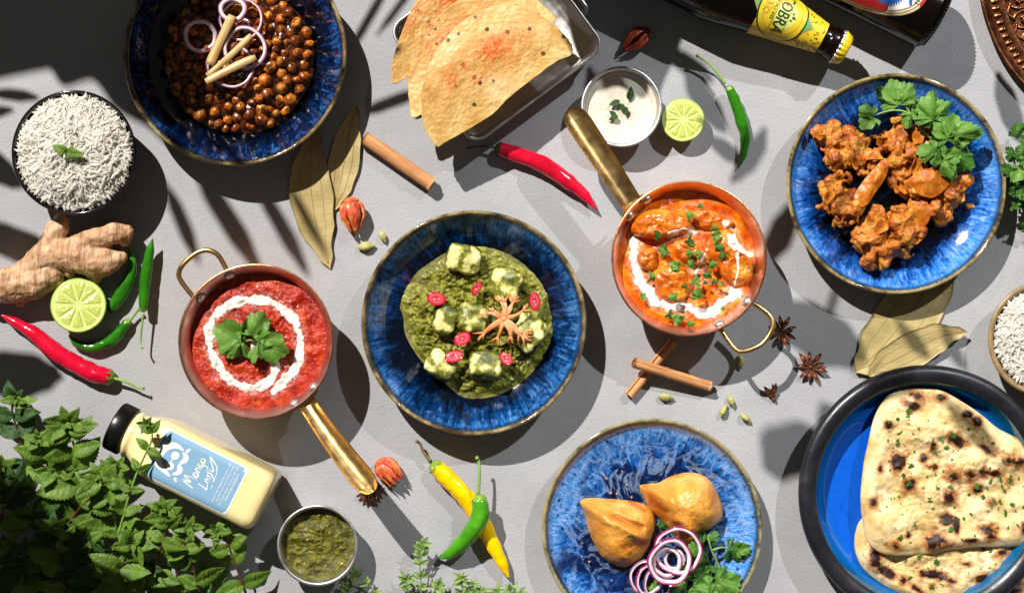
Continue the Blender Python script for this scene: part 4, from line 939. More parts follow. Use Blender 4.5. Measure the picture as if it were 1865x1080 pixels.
bhaji([(450, 740, 85), (550, 730, 85), (500, 810, 75), (400, 800, 60), (600, 760, 55), (560, 660, 45), (420, 880, 45), (380, 760, 45), (560, 820, 50)], 6, 10, 16, 64, 'largest onion bhaji at the bottom of the plate')
bhaji([(420, 440, 40), (450, 420, 36), (400, 480, 36)], 7, 8, 26, 50, 'small dark onion bhaji between the left ones')
def bslice(ol, z, bend, seed, label, rot=0):
    Q = lambda x, y: P(1410+x/2.4, 110+y/2.4, z)
    cx_, cy_ = sum(e[0] for e in ol)/len(ol), sum(e[1] for e in ol)/len(ol); c = Q(cx_, cy_); o2 = [Q(*p)-c for p in ol]
    VF = patch(o2, lambda x, y, t: bend*math.sin(x*.05+seed)+3.2*fn((x, y, seed), .04, 4)+2*math.cos(t*3)-t*4, 20, 8, (0, 0), thick=3.2)
    o = mk('fried_onion_slice', VF, M['bhaji_slice'], None, c); tag(o, label, 'onion slice', 'fried onion slices on the bhajis')
bslice([(350, 600), (390, 530), (440, 470), (480, 430), (505, 450), (490, 510), (450, 570), (410, 630), (375, 640)], 76, 3, 1, 'long orange fried onion slice leaning across the middle bhajis')
bslice([(578, 535), (620, 495), (690, 465), (740, 470), (782, 510), (760, 560), (700, 600), (640, 590), (600, 560)], 80, 4, 3, 'broad flat fried onion slice on the right bhaji')
bslice([(590, 620), (620, 590), (660, 600), (690, 660), (670, 720), (630, 700), (600, 660)], 74, 5, 5, 'dark red fried onion petal below the broad slice')
bslice([(520, 380), (545, 350), (565, 400), (555, 430), (520, 430)], 78, 3, 7, 'small reddish onion petal on the top bhaji')
o = link('bhaji_crumb', mesh('bhaji_crumb', *blob([(0, 0, 0, 6), (7, 1, 0, 5), (12, -1, 0, 3)], 1.2, 3), M['bhaji']), None, P(1410+845/2.4, 110+640/2.4, 24)); tag(o, 'loose red brown crumb at the right of the bhajis', 'crumb')
# ------------------------------------------------------------------ naan breads
def naan(ol, z0, seed, spots, label, n_flakes=60):
    Q = lambda x, y, z=z0: P(1440+x/2.454, 640+y/2.454, z)
    cx_, cy_ = sum(p[0] for p in ol)/len(ol), sum(p[1] for p in ol)/len(ol); c = Q(cx_, cy_); o2 = [Q(*p)-c for p in ol]
    bub = []
    rw = random.Random(seed*7); sp = [(Q(x, y)-c, rx/2.454*rw.uniform(.8, 1.25), ry/2.454*rw.uniform(.8, 1.25), a, rw.uniform(.8, 1.3)) for x, y, rx, ry, a in spots]
    def zf(x, y, t):
        v = 12*(1-t**7)**.5 + 17*noise.noise(Vector((x*.017, y*.017, seed))) *(1-t**5) + 6.0*fn((x, y, seed+4), .035, 4)*(1-t**6) + 5.0*math.exp(-((t-.86)/.09)**2)
        for s_, rx, ry, a, wt in sp:
            v += 4.0*math.exp(-(((x-s_.x)**2+(y-s_.y)**2)/(rx*ry*1.8)))
        return v
    VF = patch(o2, zf, 90, 12, (0, 0), zb=-1)
    at = []
    for v in VF[0]:
        m_ = 0
        for s_, rx, ry, a, wt in sp:
            dx, dy = v[0]-s_.x, v[1]-s_.y; ca, sa = math.cos(a), math.sin(a); u = (dx*ca+dy*sa)/rx; w_ = (-dx*sa+dy*ca)/ry
            m_ = max(m_, wt*math.exp(-(u*u+w_*w_)*.55))
        at.append(m_)
    t = thing('naan', label, 'naan', c, 0, 'naan breads on the platter')
    mk('bread', VF, M['naan'], t, attrs={'m': at})
    rng = random.Random(seed); V, F = [], []
    def inside(x, y):
        r = False; j = len(o2)-1
        for i in range(len(o2)):
            a, b = o2[i], o2[j]
            if (a.y > y) != (b.y > y) and x < (b.x-a.x)*(y-a.y)/(b.y-a.y)+a.x: r = not r
            j = i
        return r
    xs = [p.x for p in o2]; ys = [p.y for p in o2]; n_ = 0
    while n_ < n_flakes:
        x, y = rng.uniform(min(xs), max(xs)), rng.uniform(min(ys), max(ys))
        if not inside(x, y) or not inside(x*1.12, y*1.12): continue
        n_ += 1; s_ = rng.choice((1.6, 2.2, 3.0, 4.2, 6.5)); a = rng.random()*6.28; el = rng.uniform(.3, .9)
        pts = []
        for k in range(7): aa = k/7*6.283; r_ = s_*rng.uniform(.6, 1.15); pts.append((r_*math.cos(aa), r_*math.sin(aa)*el, rng.uniform(0, 1.1)))
        z = zf(x, y, .5)+.9
        V, F = join((V, F), xf(([(0, 0, .8)]+pts, [(0, 1+k, 1+(k+1) % 7) for k in range(7)]), (x, y, z), (rng.uniform(-.2, .2), rng.uniform(-.2, .2), a)))
    f_ = mk('herb_flakes', (V, F), M['cori_dark'], t, smooth=False); f_['kind'] = 'stuff'
    for k in range(14):
        for tr in range(40):
            x, y = rng.uniform(min(xs), max(xs)), rng.uniform(min(ys), max(ys))
            if inside(x*1.1, y*1.1): break
        link('coriander_fleck', CORI[5+k % 3], t, (x, y, zf(x, y, .5)+1.5), (rng.uniform(-.3, .3), rng.uniform(-.3, .3), rng.random()*6), rng.uniform(.18, .34))
    return t
sp1 = [(530, 240, 22, 34, 1.2), (550, 195, 25, 22, 0), (665, 205, 22, 14, 0), (780, 280, 20, 12, 0), (825, 310, 26, 18, -.4), (475, 493, 34, 32, 0), (425, 320, 14, 18, 0), (735, 395, 42, 24, -.5), (630, 425, 20, 24, 0), (585, 470, 22, 18, -.5), (625, 512, 22, 12, 0), (710, 545, 28, 26, 0), (800, 550, 24, 20, .5), (830, 610, 24, 16, 0), (890, 540, 60, 16, -.1), (960, 480, 56, 22, -.6), (870, 440, 40, 14, -.6), (960, 572, 24, 16, 0), (1015, 485, 14, 18, 0), (525, 600, 24, 28, 0), (360, 672, 18, 24, 0), (700, 645, 30, 24, .5), (895, 668, 26, 16, 0), (690, 745, 32, 18, 0), (730, 775, 18, 28, 0), (865, 790, 34, 24, 0), (880, 825, 18, 24, 0), (800, 838, 28, 10, 0), (455, 862, 38, 18, -.4), (640, 845, 44, 30, 0), (515, 810, 12, 12, 0), (390, 520, 14, 24, 0), (1030, 780, 18, 24, 0), (430, 320, 10, 14, 0)]
sp2 = [(370, 915, 24, 34, .2), (430, 985, 40, 16, -.5), (500, 1020, 24, 18, 0), (550, 1050, 40, 14, -.6), (630, 990, 50, 16, -.25), (940, 890, 60, 18, 0), (1020, 930, 26, 22, 0), (710, 1015, 20, 14, 0), (780, 940, 24, 12, 0), (625, 1035, 20, 12, 0), (850, 1010, 30, 22, 0), (980, 1040, 30, 24, 0)]
naan([(318, 745), (290, 805), (286, 880), (320, 965), (395, 1030), (480, 1078), (620, 1130), (800, 1170), (1000, 1160), (1140, 1080), (1200, 960), (1180, 800), (900, 700), (600, 680), (400, 690)], 16, 5, sp2, 'naan bread underneath, its edge showing at the bottom of the platter', 90)
naan([(500, 166), (580, 160), (665, 170), (760, 220), (850, 280), (930, 345), (1043, 405), (1130, 500), (1170, 640), (1130, 800), (1043, 862), (930, 873), (830, 872), (740, 882), (600, 906), (480, 912), (400, 900), (345, 850), (322, 760), (312, 650), (326, 500), (343, 420), (368, 310), (400, 240), (445, 188)], 34, 2, sp1, 'teardrop naan bread on top, charred and flecked with herbs', 170)
# ------------------------------------------------------------------ papads
def papad(ol, z0, slope, seed, label, center):
    Q = lambda x, y: P(500+x/2.455, y/2.455, z0)
    c = Q(*center); o2 = [Q(*p)-c for p in ol]; nrm = Vector((-.59, .81))   # away from the cut edge
    rng = random.Random(seed); o3 = []
    ol_ = cr([(p.x, p.y, 0) for p in o2], 10, True)
    for i, p in enumerate(ol_): o3.append(p*(1+.012*noise.noise(Vector((i*.35, seed, 0)))))
    def zf(x, y, t):
        u = x*nrm.x+y*nrm.y; v = x*.81+y*.59
        return -slope*u*.25 + 8*math.sin(u*.022+seed) + 6*math.sin(v*.016+seed*2) + 1.2*fn((x, y, seed), .05, 4) + 1.6*max(0, noise.noise(Vector((x*.16, y*.16, seed))))
    VF = patch([(p.x, p.y) for p in o3], zf, 70, 1, (0, 0), thick=2.2, smooth=False)
    at = []
    for v in VF[0]:
        u = v[0]*nrm.x+v[1]*nrm.y; w_ = v[0]*.81+v[1]*.59
        at.append(1.3*math.exp(-((u-16)/30)**2-((w_)/85)**2))
    o = mk('papad', VF, M['papad'], None, c, attrs={'m': at}); tag(o, label, 'papad', 'papads in the steel tray')
papad([(530, 375), (526, 300), (545, 220), (575, 140), (620, 40), (700, -70), (820, -160), (960, -190), (1090, -150), (1120, -60), (1000, 60), (850, 150), (700, 260), (600, 340)], 70, .1, 1, 'papad at the back left of the steel tray', (760, 60))
papad([(622, 530), (604, 470), (596, 390), (602, 300), (645, 195), (705, 105), (790, 25), (900, -40), (1030, -60), (1150, -20), (1240, 60), (1255, 90), (1150, 180), (1000, 290), (850, 390), (720, 470)], 84, .1, 4, 'papad in the middle of the three, half hidden by the front one', (850, 200))
papad([(725, 655), (690, 610), (665, 560), (658, 440), (680, 320), (740, 210), (830, 110), (930, 50), (1030, 24), (1130, 40), (1230, 98), (1300, 160), (1332, 205), (1326, 245), (1262, 275), (1150, 358), (1050, 438), (970, 515), (850, 588), (762, 636)], 99, .1, 7, 'front papad dusted with orange chilli powder', (960, 300))
# ------------------------------------------------------------------ ginger root
GB = P(110, 480, 20); GB.z = 0
def chain(pts, n_=9):
    out = []
    for a, b in zip(pts, pts[1:]):
        for i in range(n_):
            u = i/n_; q = P(lerp(a[0], b[0], u), lerp(a[1], b[1], u), lerp(a[2], b[2], u))-GB; out.append((q.x, q.y, q.z, lerp(a[3], b[3], u)))
    return out
sp = chain([(-25, 530, 30, 26), (20, 518, 32, 34), (60, 515, 32, 33), (95, 500, 32, 22), (104, 512, 30, 14)]) + chain([(45, 500, 32, 26), (80, 468, 34, 27), (110, 462, 36, 30), (150, 468, 36, 33), (185, 478, 34, 29), (212, 472, 34, 17), (222, 468, 33, 10)])
sp += chain([(85, 465, 34, 24), (96, 435, 34, 22), (108, 412, 36, 18), (112, 402, 36, 15)]) + chain([(130, 462, 36, 26), (165, 438, 38, 24), (205, 425, 38, 23), (228, 424, 36, 17), (226, 440, 32, 11)])
sp += chain([(125, 485, 34, 14), (126, 495, 34, 11)]) + chain([(170, 498, 30, 14), (178, 507, 28, 9)]) + chain([(40, 545, 24, 12), (38, 552, 22, 8)])
VF = blob(sp, 2.0, 5, lambda v, nn: 2.2*fn(v, .05, 5)+1.2*math.sin((v.x*.8+v.y*.35)*.19+2*noise.noise(v*.03))*.8)
o = mk('ginger_root', VF, M['ginger'], None, GB); tag(o, 'knobbly fresh ginger root beside the halved lime at left', 'ginger')
# ------------------------------------------------------------------ limes
def lime(px, py, r, tilt, rot, label, nseg=10, squash=1.0):
    z = r*.82; c = P(px, py, z); R = r*K(z); b = Vector((c.x, c.y, 0)); t = thing('lime_half', label, 'lime', Vector((c.x, c.y, z)), 0, 'halved limes', rot=(tilt[0], tilt[1], rot))
    pr = [(R*.2, -R*.80)]
    for i in range(1, 15): a = PI/2*i/14; pr.append((R*math.sin(a)**.9 if i < 14 else R, -R*.80*math.cos(a)))
    pr += [(R*.985, 1.2), (R*.955, 1.6)]
    V, F = lathe(pr, 72, lambda a, z_: .012*noise.noise(Vector((math.cos(a)*2, math.sin(a)*2, z_*.05)))); mk('rind', (V, F), M['lime_rind'], t)
    V, F = lathe([(R*.96, 1.5), (R*.9, 1.4), (0, 1.2)], 60); mk('pith', (V, F), M['lime_pith'], t)
    rng = random.Random(px)
    for k in range(nseg):
        a0 = 2*PI*k/nseg; hw = PI/nseg
        ol = []
        for s_, rr in ((-.90, .93), (-.45, .955), (0, .96), (.45, .955), (.90, .93), (.93, .6), (.88, .3), (.45, .09), (-.45, .09), (-.88, .3), (-.93, .6)):
            a = hw*s_; ol.append((R*.95*rr*math.cos(a), R*.95*rr*math.sin(a)))
        VF = patch(ol, lambda x, y, tt: 2.4*(1-tt**4)+.7*noise.noise(Vector((x*.22, y*.5, k))), 8, 5, (R*.52, 0), zb=.3)
        mk('segment', VF, M['lime_pulp'], t, rot=(0, 0, a0+rng.uniform(-.04, .04)))
    return t
lime(143, 556, 50, (-.06, .16), .3, 'halved lime lying against the ginger root')
lime(1244, 219, 39.5, (.05, -.04), .1, 'halved lime beside the yoghurt cup', 11)
# ------------------------------------------------------------------ chillies
def chilli(body, stem, wid, mat, label, z=None, cal='calyx', stemm='stem_green', sr=2.6, group='whole chillies', zs=None):
    """body: px points from calyx to tip; stem: px points from tip of stalk to calyx"""
    r0 = max(wid)*.5; z0 = (z if z is not None else r0)
    nb = len(body); bz = [z0 if zs is None else zs[i] for i in range(nb)]
    c = P(body[nb//2][0], body[nb//2][1], 0); t = thing('chilli', label, 'chilli', c, 0, group)
    pts = cr([P(x, y, bz[i])-c for i, (x, y) in enumerate(body)], 7); m = len(pts)
    ws = [prof(i/(m-1), [(j/(len(wid)-1), wid[j]*.5) for j in range(len(wid))]) for i in range(m)]
    for k_ in range(m):
        u = k_/(m-1); ws[k_] *= 1+.05*noise.noise(Vector((u*5, body[0][0], 0)))
    d0 = (pts[0]-pts[1]).normalized(); d1 = (pts[-1]-pts[-2]).normalized()
    pts = [pts[0]+d0*ws[0]*.55, pts[0]+d0*ws[0]*.4] + pts + [pts[-1]+d1*ws[-1]*.8]; ws = [ws[0]*.35, ws[0]*.78] + ws + [.3]
    mk('chilli_body', tube(pts, ws, 22, noise_amp=.12), M[mat], t)
    sp_ = cr([P(x, y, bz[0]+(2 if i else 6))-c for i, (x, y) in enumerate(stem)], 6); k = len(sp_)
    mk('stalk', tube(sp_, [sr*(1.25 if i < 2 else lerp(.8, 1.25, (i/(k-1))**2)) for i in range(k)], 10), M[stemm], t)
    # calyx: a little cap with a scalloped edge
    V = []; nu, nv = 8, 24; ax = -d0; u0 = Vector((0, 0, 1)); u0 = (u0-ax*u0.dot(ax)).normalized(); s0 = ax.cross(u0); r_ = ws[2]
    for i in range(nu):
        u = i/(nu-1); rr = lerp(sr*1.2, r_*1.05, u**.55)
        for j in range(nv):
            a = 2*PI*j/nv; L = r_*(.62+.13*math.cos(a*5)); V.append(pts[2]+d0*(r_*.85)+ax*(L*u*1.35)+(s0*math.cos(a)+u0*math.sin(a))*rr)
    mk('calyx', (V, grid_faces(nu, nv, True)), M[cal], t)
    return t
chilli([(911, 272), (948, 284), (989, 300), (1030, 328), (1062, 353), (1086, 381)], [(850, 271), (868, 268), (885, 267), (903, 270)], [25, 29, 31, 29, 20, 4], 'chilli_red', 'glossy red chilli with a dark stalk below the papad tray', cal='calyx_dark', stemm='calyx_dark', sr=2.2)
chilli([(197, 686), (173, 680), (140, 664), (100, 640), (67, 611), (33, 590), (2, 573)], [(262, 707), (250, 705), (232, 696), (205, 688)], [30, 33, 33, 32, 28, 18, 4], 'chilli_red', 'glossy red chilli with a green stalk below the ginger at left', sr=2.6)
chilli([(1329, 163), (1339, 186), (1351, 222), (1357, 250), (1354, 280), (1345, 306)], [(1268, 101), (1294, 119), (1308, 135), (1321, 153)], [16, 20, 22, 19, 14, 3], 'chilli_green', 'slim green chilli right of the halved lime with a long pale stalk', sr=2.3, zs=[22, 18, 13, 11, 10, 8])
chilli([(203, 560), (217, 543), (233, 513), (241, 482), (235, 452)], [(186, 572), (192, 568), (200, 562)], [22, 25, 23, 17, 4], 'chilli_green', 'green chilli tucked between the ginger and the halved lime', sr=2.2, cal='calyx_dark')
chilli([(261, 562), (263, 530), (267, 497), (272, 463), (278, 435)], [(259, 634), (256, 625), (258, 597), (261, 570)], [15, 20, 21, 17, 3], 'chilli_green', 'upright green chilli with a thin stalk right of the ginger', sr=1.9, zs=[26, 22, 20, 22, 26])
chilli([(232, 588), (207, 617), (173, 632), (143, 627), (126, 611)], [(253, 563), (245, 573), (236, 584)], [17, 22, 21, 16, 4], 'chilli_green', 'curved dark green chilli below the halved lime', sr=2.4)
chilli([(794, 851), (814, 870), (842, 898), (870, 937), (895, 986), (914, 1024), (926, 1050)], [(758, 803), (765, 808), (771, 822), (784, 840)], [28, 33, 34, 33, 28, 20, 5], 'chilli_yellow', 'bright yellow chilli under the fat green one', stemm='stalk_dry', sr=2.8)
chilli([(873, 911), (875, 936), (864, 962), (842, 988), (820, 1007), (801, 1016)], [(868, 833), (872, 838), (873, 863), (871, 900)], [28, 33, 33, 29, 20, 4], 'chilli_lime', 'fat light green chilli lying across the yellow chilli', sr=2.9, zs=[48, 48, 42, 32, 22, 14])
# ------------------------------------------------------------------ bay leaves
def bay(path, width, label, z=6, seed=0, stemlen=8):
    c = P(path[len(path)//2][0], path[len(path)//2][1], 0); pts = cr([P(x, y, z)-c for x, y in path], 10); m = len(pts); nv = 15; V = []
    t = thing('bay_leaf', label, 'bay leaf', c, 0, 'dried bay leaves')
    def surf(i, q):
        p = pts[i]; tt = (pts[min(i+1, m-1)]-pts[max(i-1, 0)]).normalized(); sd = Vector((-tt.y, tt.x, 0)); u = i/(m-1)
        w_ = width*.5*prof(u, [(0, .05), (.12, .42), (.3, .86), (.5, 1.0), (.7, .82), (.88, .36), (1, .02)])
        w_ *= 1+.03*noise.noise(Vector((u*9, seed, q)))
        zz = 3.5*math.sin(u*3+seed)+abs(q)**1.5*width*.05+2.2*noise.noise(Vector((u*4, q*1.5, seed)))
        return p+sd*q*w_+Vector((0, 0, zz))
    for lay in (0, 1):
        for i in range(m):
            for j in range(nv): V.append(surf(i, j/(nv-1)*2-1)-Vector((0, 0, 1.2*lay)))
    k = m*nv; F = [tuple(reversed(f)) for f in grid_faces(m, nv)] + grid_faces(m, nv, off=k)
    ring = [i*nv for i in range(m)] + [(m-1)*nv+j for j in range(1, nv)] + [i*nv+nv-1 for i in range(m-2, -1, -1)] + [j for j in range(nv-2, 0, -1)]
    for a, b in zip(ring, ring[1:]+ring[:1]): F.append((a, b, b+k, a+k))
    mk('blade', (V, F), M['bay'], t)
    for q0, r_ in ((0, 1.0), (-.5, .65), (.5, .65)):
        vp = [surf(i, q0*prof(i/(m-1), [(0, 0), (.25, 1), (.7, 1), (1, .2)]))+Vector((0, 0, .35)) for i in range(1, m-2)]
        mk('vein', tube(vp, [r_*(1-.6*i/len(vp)) for i in range(len(vp))], 6), M['bay_vein'], t)
bay([(574, 226), (566, 300), (568, 360), (580, 425), (601, 489)], 80, 'broad bay leaf pointing down beside the chickpea bowl', 5, 1)
bay([(650, 192), (636, 245), (626, 300), (616, 348), (606, 386)], 56, 'narrow bay leaf pointing up between chickpea bowl and cinnamon', 7, 2)
bay([(1557, 677), (1598, 640), (1650, 580), (1700, 510), (1750, 430)], 112, 'large bay leaf reaching out from under the bhaji plate', 4, 3)
bay([(1582, 684), (1612, 664), (1665, 636), (1715, 612), (1760, 604)], 66, 'bay leaf lying across a larger one above the platter', 14, 4)
# ------------------------------------------------------------------ cinnamon
def cinnamon(a, b, r, z, label, seed, roll=0.0):
    pa, pb = P(a[0], a[1], z[0]), P(b[0], b[1], z[1]); d = pb-pa; L = d.length; rz = math.atan2(d.y, d.x); ry = -math.asin(d.z/L)
    t = thing('cinnamon_stick', label, 'cinnamon', pa, 0, 'cinnamon sticks', rot=(0, ry, rz))
    def roll_(sgn, yc):
        V = []; nu, nv = 26, 44
        for lay in (0, 1):
            for i in range(nu):
                u = i/(nu-1)
                for j in range(nv):
                    q = j/(nv-1); th_ = roll+sgn*(q*3.1*PI+.4); rr = r*(1-.52*q)-lay*1.5; rr *= 1+.05*noise.noise(Vector((u*3, q*3, seed)))
                    xx = u*L+(2.5*noise.noise(Vector((q*5, seed, i > 3))) if i in (0, nu-1) else 0)
                    V.append((xx, yc+rr*math.cos(th_), rr*math.sin(th_)))
        k = nu*nv; F = grid_faces(nu, nv)+[tuple(reversed(f)) for f in grid_faces(nu, nv, off=k)]
        ring = [i*nv for i in range(nu)] + [(nu-1)*nv+j for j in range(1, nv)] + [i*nv+nv-1 for i in range(nu-2, -1, -1)] + [j for j in range(nv-2, 0, -1)]
        for a_, b_ in zip(ring, ring[1:]+ring[:1]): F.append((b_, a_, a_+k, b_+k))
        return V, F
    mk('bark_roll', roll_(1, 0), M['cinnamon'], t)
    return t
cinnamon((664, 250), (788, 336), 15.5, (16, 16), 'single cinnamon stick right of the bay leaves', 1, .6)
cinnamon((1226, 623), (1146, 720), 10.5, (11, 11), 'cinnamon stick lying under another below the orange pan', 2, 1.9)
cinnamon((1154, 659), (1294, 703), 11.5, (34, 14), 'cinnamon stick resting across another below the orange pan', 3, .9)
# ------------------------------------------------------------------ cardamom
def card_mesh(seed):
    V = []; nu, nv = 16, 18
    for i in range(nu):
        u = i/(nu-1); w_ = prof(u, [(0, .06), (.12, .5), (.35, 1), (.6, .95), (.88, .4), (1, .05)])
        for j in range(nv):
            a = 2*PI*j/nv; r_ = 7.0*w_*(1+.10*math.cos(3*a)+.035*math.cos(9*a+seed)); V.append(((u-.5)*28, r_*math.cos(a), r_*math.sin(a)*.9))
    return mesh('cardamom_pod', V, [tuple(reversed(f)) for f in grid_faces(nu, nv, True)]+[tuple(range(nv)), tuple(reversed(range((nu-1)*nv, nu*nv)))], M['cardamom'])
CM = [card_mesh(k) for k in range(3)]
for k, (x, y, a, L, lb) in enumerate([(667, 449, 8, 34, 'long cardamom pod lying level left of the spinach bowl'), (697, 431, -65, 25, 'short cardamom pod touching the rim shadow above left of the spinach bowl'), (1349, 658, -80, 28, 'cardamom pod below the loop handle of the orange pan'), (1213, 723, -8, 30, 'cardamom pod lying level below the cinnamon sticks'), (1332, 731, -68, 25, 'upper pod of a pair of cardamoms above the samosa plate'), (1318, 748, 66, 27, 'lower pod of a pair of cardamoms above the samosa plate'), (1358, 761, -40, 26, 'cardamom pod right of a pair near the soft shadow')]):
    o = link('cardamom_pod', CM[k % 3], None, P(x, y, 7), (.3*k, 0, math.radians(a)), L/28.0); tag(o, lb, 'cardamom', 'cardamom pods')
# ------------------------------------------------------------------ star anise
def carpel_mesh():
    V = []; nu = 14; secs = [(-1.0, 1.0), (-.75, .35), (-.45, -.1), (0, -.35), (.45, -.1), (.75, .35), (1.0, 1.0), (.8, .95), (.5, .45), (.25, .2), (0, .1), (-.25, .2), (-.5, .45), (-.8, .95)]
    for i in range(nu):
        u = i/(nu-1); w_ = 5.6*prof(u, [(0, .25), (.25, .7), (.55, 1), (.8, .62), (1, .06)]); hz_ = 7.5*prof(u, [(0, .5), (.5, 1), (1, .35)]); up = 2.2*u*u
        for a, b in secs: V.append((3+u*26, a*w_*(.75 if b > .8 else 1.0), 4+b*hz_*.8+up*1.5))
    nv = len(secs); return mesh('carpel', V, [tuple(reversed(f)) for f in grid_faces(nu, nv, True)]+[tuple(range(nv)), tuple(reversed(range((nu-1)*nv, nu*nv)))], M['anise'])
CP = carpel_mesh(); SD = mesh('seed', *xf(lathe([(0, 1), (.7, .75), (1, 0), (.7, -.7), (0, -1)], 14), sc=(5.2, 2.7, 2.4)), M['anise_seed'])
STK = mesh('core', *lathe([(0, 9), (2, 8.5), (3.2, 5), (4.5, 2), (0, 1)], 12), M['anise'])
def star(px, py, arms, sc, rot, label):
    t = thing('star_anise', label, 'star anise', P(px, py, 1), rot, 'star anise pods'); t.scale = (sc,)*3
    link('core', STK, t)
    rng = random.Random(px)
    for a in arms:
        c_ = link('carpel', CP, t, (0, 0, 0), (rng.uniform(-.25, .25), rng.uniform(-.1, .12), math.radians(a)), rng.uniform(.85, 1.1))
        link('seed', SD, c_, (18, 0, 7.0))
star(1425, 602, range(0, 360, 45), .98, .25, 'star anise touching the loop handle of the orange pan')
star(1475, 668, [92, 52, 128, 10, -20, -62, -100, 172, -135], 1.05, 0, 'star anise in sunlight left of the bay leaves')
star(1409, 727, [80, 128, 100], 1.05, 0, 'broken star anise fragment with two long arms')
star(672, 893, [200, 235, 262, 290, 315, 345, 20], 1.0, 0, 'star anise half hidden under the tip of the brass handle')
# ------------------------------------------------------------------ mace pieces
def mace(px, py, L, Wd, rot, mat, seed, label, nb=7, spread=0.0):
    c = P(px, py, Wd*.5); t = thing('dried_mace', label, 'mace', c, 0, 'pieces of dried mace', rot=(.1, 0, rot)); rng = random.Random(seed)
    V = []; nu, nv = 14, 20
    for k in range(nb):
        a0 = 2*PI*k/nb+rng.uniform(-.2, .2); pts = []; ws = []
        for i in range(15):
            u = i/14; r_ = Wd*.5*prof(u, [(0, .3), (.25, .9), (.5, 1.0), (.8, .62+spread*.5), (1, .3+spread)]); a = a0+rng.uniform(-.05, .05)+.5*math.sin(u*2.2+k)*.35
            pts.append(Vector(((u-.45)*L, r_*math.cos(a), r_*math.sin(a)*.85))); ws.append(Wd*.17*prof(u, [(0, .9), (.3, 1.25), (.65, .8), (1, .22)]))
        # flattened strip, flat side outwards
        mk('strip', tube(pts, ws, 8, .38, (0, math.cos(a0), math.sin(a0))), M[mat], t)
    mk('base', xf(lathe([(0, 1), (.5, .9), (.9, .4), (1, 0), (.6, -.6), (0, -.8)], 20), (-L*.36, 0, 0), (0, -PI/2, 0), (Wd*.36, Wd*.36, L*.14)), M[mat], t)
mace(642, 390, 62, 42, math.radians(-84), 'mace', 3, 'red and orange mace piece at the foot of the bay leaves', 8)
mace(1160, 72, 58, 34, math.radians(-142), 'mace_dark', 6, 'dark reddish mace piece in the shade above the yoghurt cup', 7)
mace(706, 856, 52, 40, math.radians(-50), 'mace', 9, 'frayed orange mace piece behind the brass handle tip', 9, .5)
# ------------------------------------------------------------------ print helpers
def text_vf(txt, size, align='CENTER', shear=0.0):
    cu = bpy.data.curves.new('txt', 'FONT'); cu.body = txt; cu.size = size; cu.align_x = align; cu.align_y = 'CENTER'; cu.shear = shear; cu.resolution_u = 3
    ob = bpy.data.objects.new('txt', cu); COL.objects.link(ob); dg = bpy.context.evaluated_depsgraph_get(); ev = ob.evaluated_get(dg); me = ev.to_mesh()
    V = [v.co.copy() for v in me.vertices]; F = [tuple(p.vertices) for p in me.polygons]; ev.to_mesh_clear(); bpy.data.objects.remove(ob); bpy.data.curves.remove(cu)
    return V, F
def flat_poly(pts, sub=6):
    """star-shaped flat polygon as fine rings so that it can be wrapped round a bottle"""
    c = sum((Vector((p[0], p[1], 0)) for p in pts), Vector())/len(pts); ol = []
    for a, b in zip(pts, pts[1:]+pts[:1]):
        for i in range(sub): ol.append(Vector((lerp(a[0], b[0], i/sub), lerp(a[1], b[1], i/sub), 0)))
    m = len(ol); V = [c]; nr = 8
    for i in range(1, nr+1): V += [c+(p-c)*(i/nr) for p in ol]
    F = [(0, 1+j, 1+(j+1) % m) for j in range(m)]
    for i in range(nr-1):
        for j in range(m): a = 1+i*m+j; b = 1+i*m+(j+1) % m; F.append((a, a+m, b+m, b))
    return V, F
def stroke(pts, w_, closed=False):
    pts = cr([(p[0], p[1], 0) for p in pts], 6, closed); V = []; m = len(pts)
    if closed: pts = pts+[pts[0]]; m += 1
    for i, p in enumerate(pts):
        t_ = (pts[min(i+1, m-1)]-pts[max(i-1, 0)]); t_ = t_.normalized() if t_.length > 0 else Vector((1, 0, 0)); s_ = Vector((-t_.y, t_.x, 0))
        ww = w_(i/(m-1)) if callable(w_) else w_
        V += [p+s_*ww*.5, p-s_*ww*.5]
    return V, [(2*i, 2*i+1, 2*i+3, 2*i+2) for i in range(m-1)]
def fix_up(VF):
    F = []
    for f in VF[1]:
        a, b, c = (VF[0][i] for i in f[:3]); F.append(tuple(reversed(f)) if (b-a).cross(c-a).z < 0 else f)
    return VF[0], F
def circ(x, y, r, n_=20, ry=None): return [(x+r*math.cos(2*PI*i/n_), y+(ry or r)*math.sin(2*PI*i/n_)) for i in range(n_)]
# ------------------------------------------------------------------ mango lassi bottle (square section, lying down)
cap_c, base_c = P(215, 777, 56), P(488, 913, 56); ax = cap_c-base_c; ax.z = 0; BL = ax.length; rz = math.atan2(ax.y, ax.x)
LB = Vector((base_c.x, base_c.y, 0)); HW = 55.0
t = thing('lassi_bottle', 'lying bottle of pale yellow mango lassi with blue label and black cap', 'bottle', LB, rz)
def section(hw, r, n_=9):
    return [(x, y) for x, y in rrect(hw, hw, r, n_)]
LS = [(0, 44, 20), (3, 50, 22), (9, 54, 22), (20, HW, 22), (60, HW, 22), (205, HW, 22), (222, 53, 24), (236, 49, 30), (248, 45, 36), (257, 42, 40), (263, 41, 40.9), (266, 43, 42.9), (270, 43, 42.9), (273, 40.5, 40.4), (280, 40, 39.9)]
V = []
for s_, hw, r in LS: V += [(s_, y, z+56) for y, z in section(hw, min(r, hw-.05))]
nn = len(section(10, 5)); F = grid_faces(len(LS), nn, True)+[tuple(reversed(range(nn))), tuple(range((len(LS)-1)*nn, len(LS)*nn))]
mk('bottle_body', (V, F), M['lassi'], t)
V = []; nc = 120
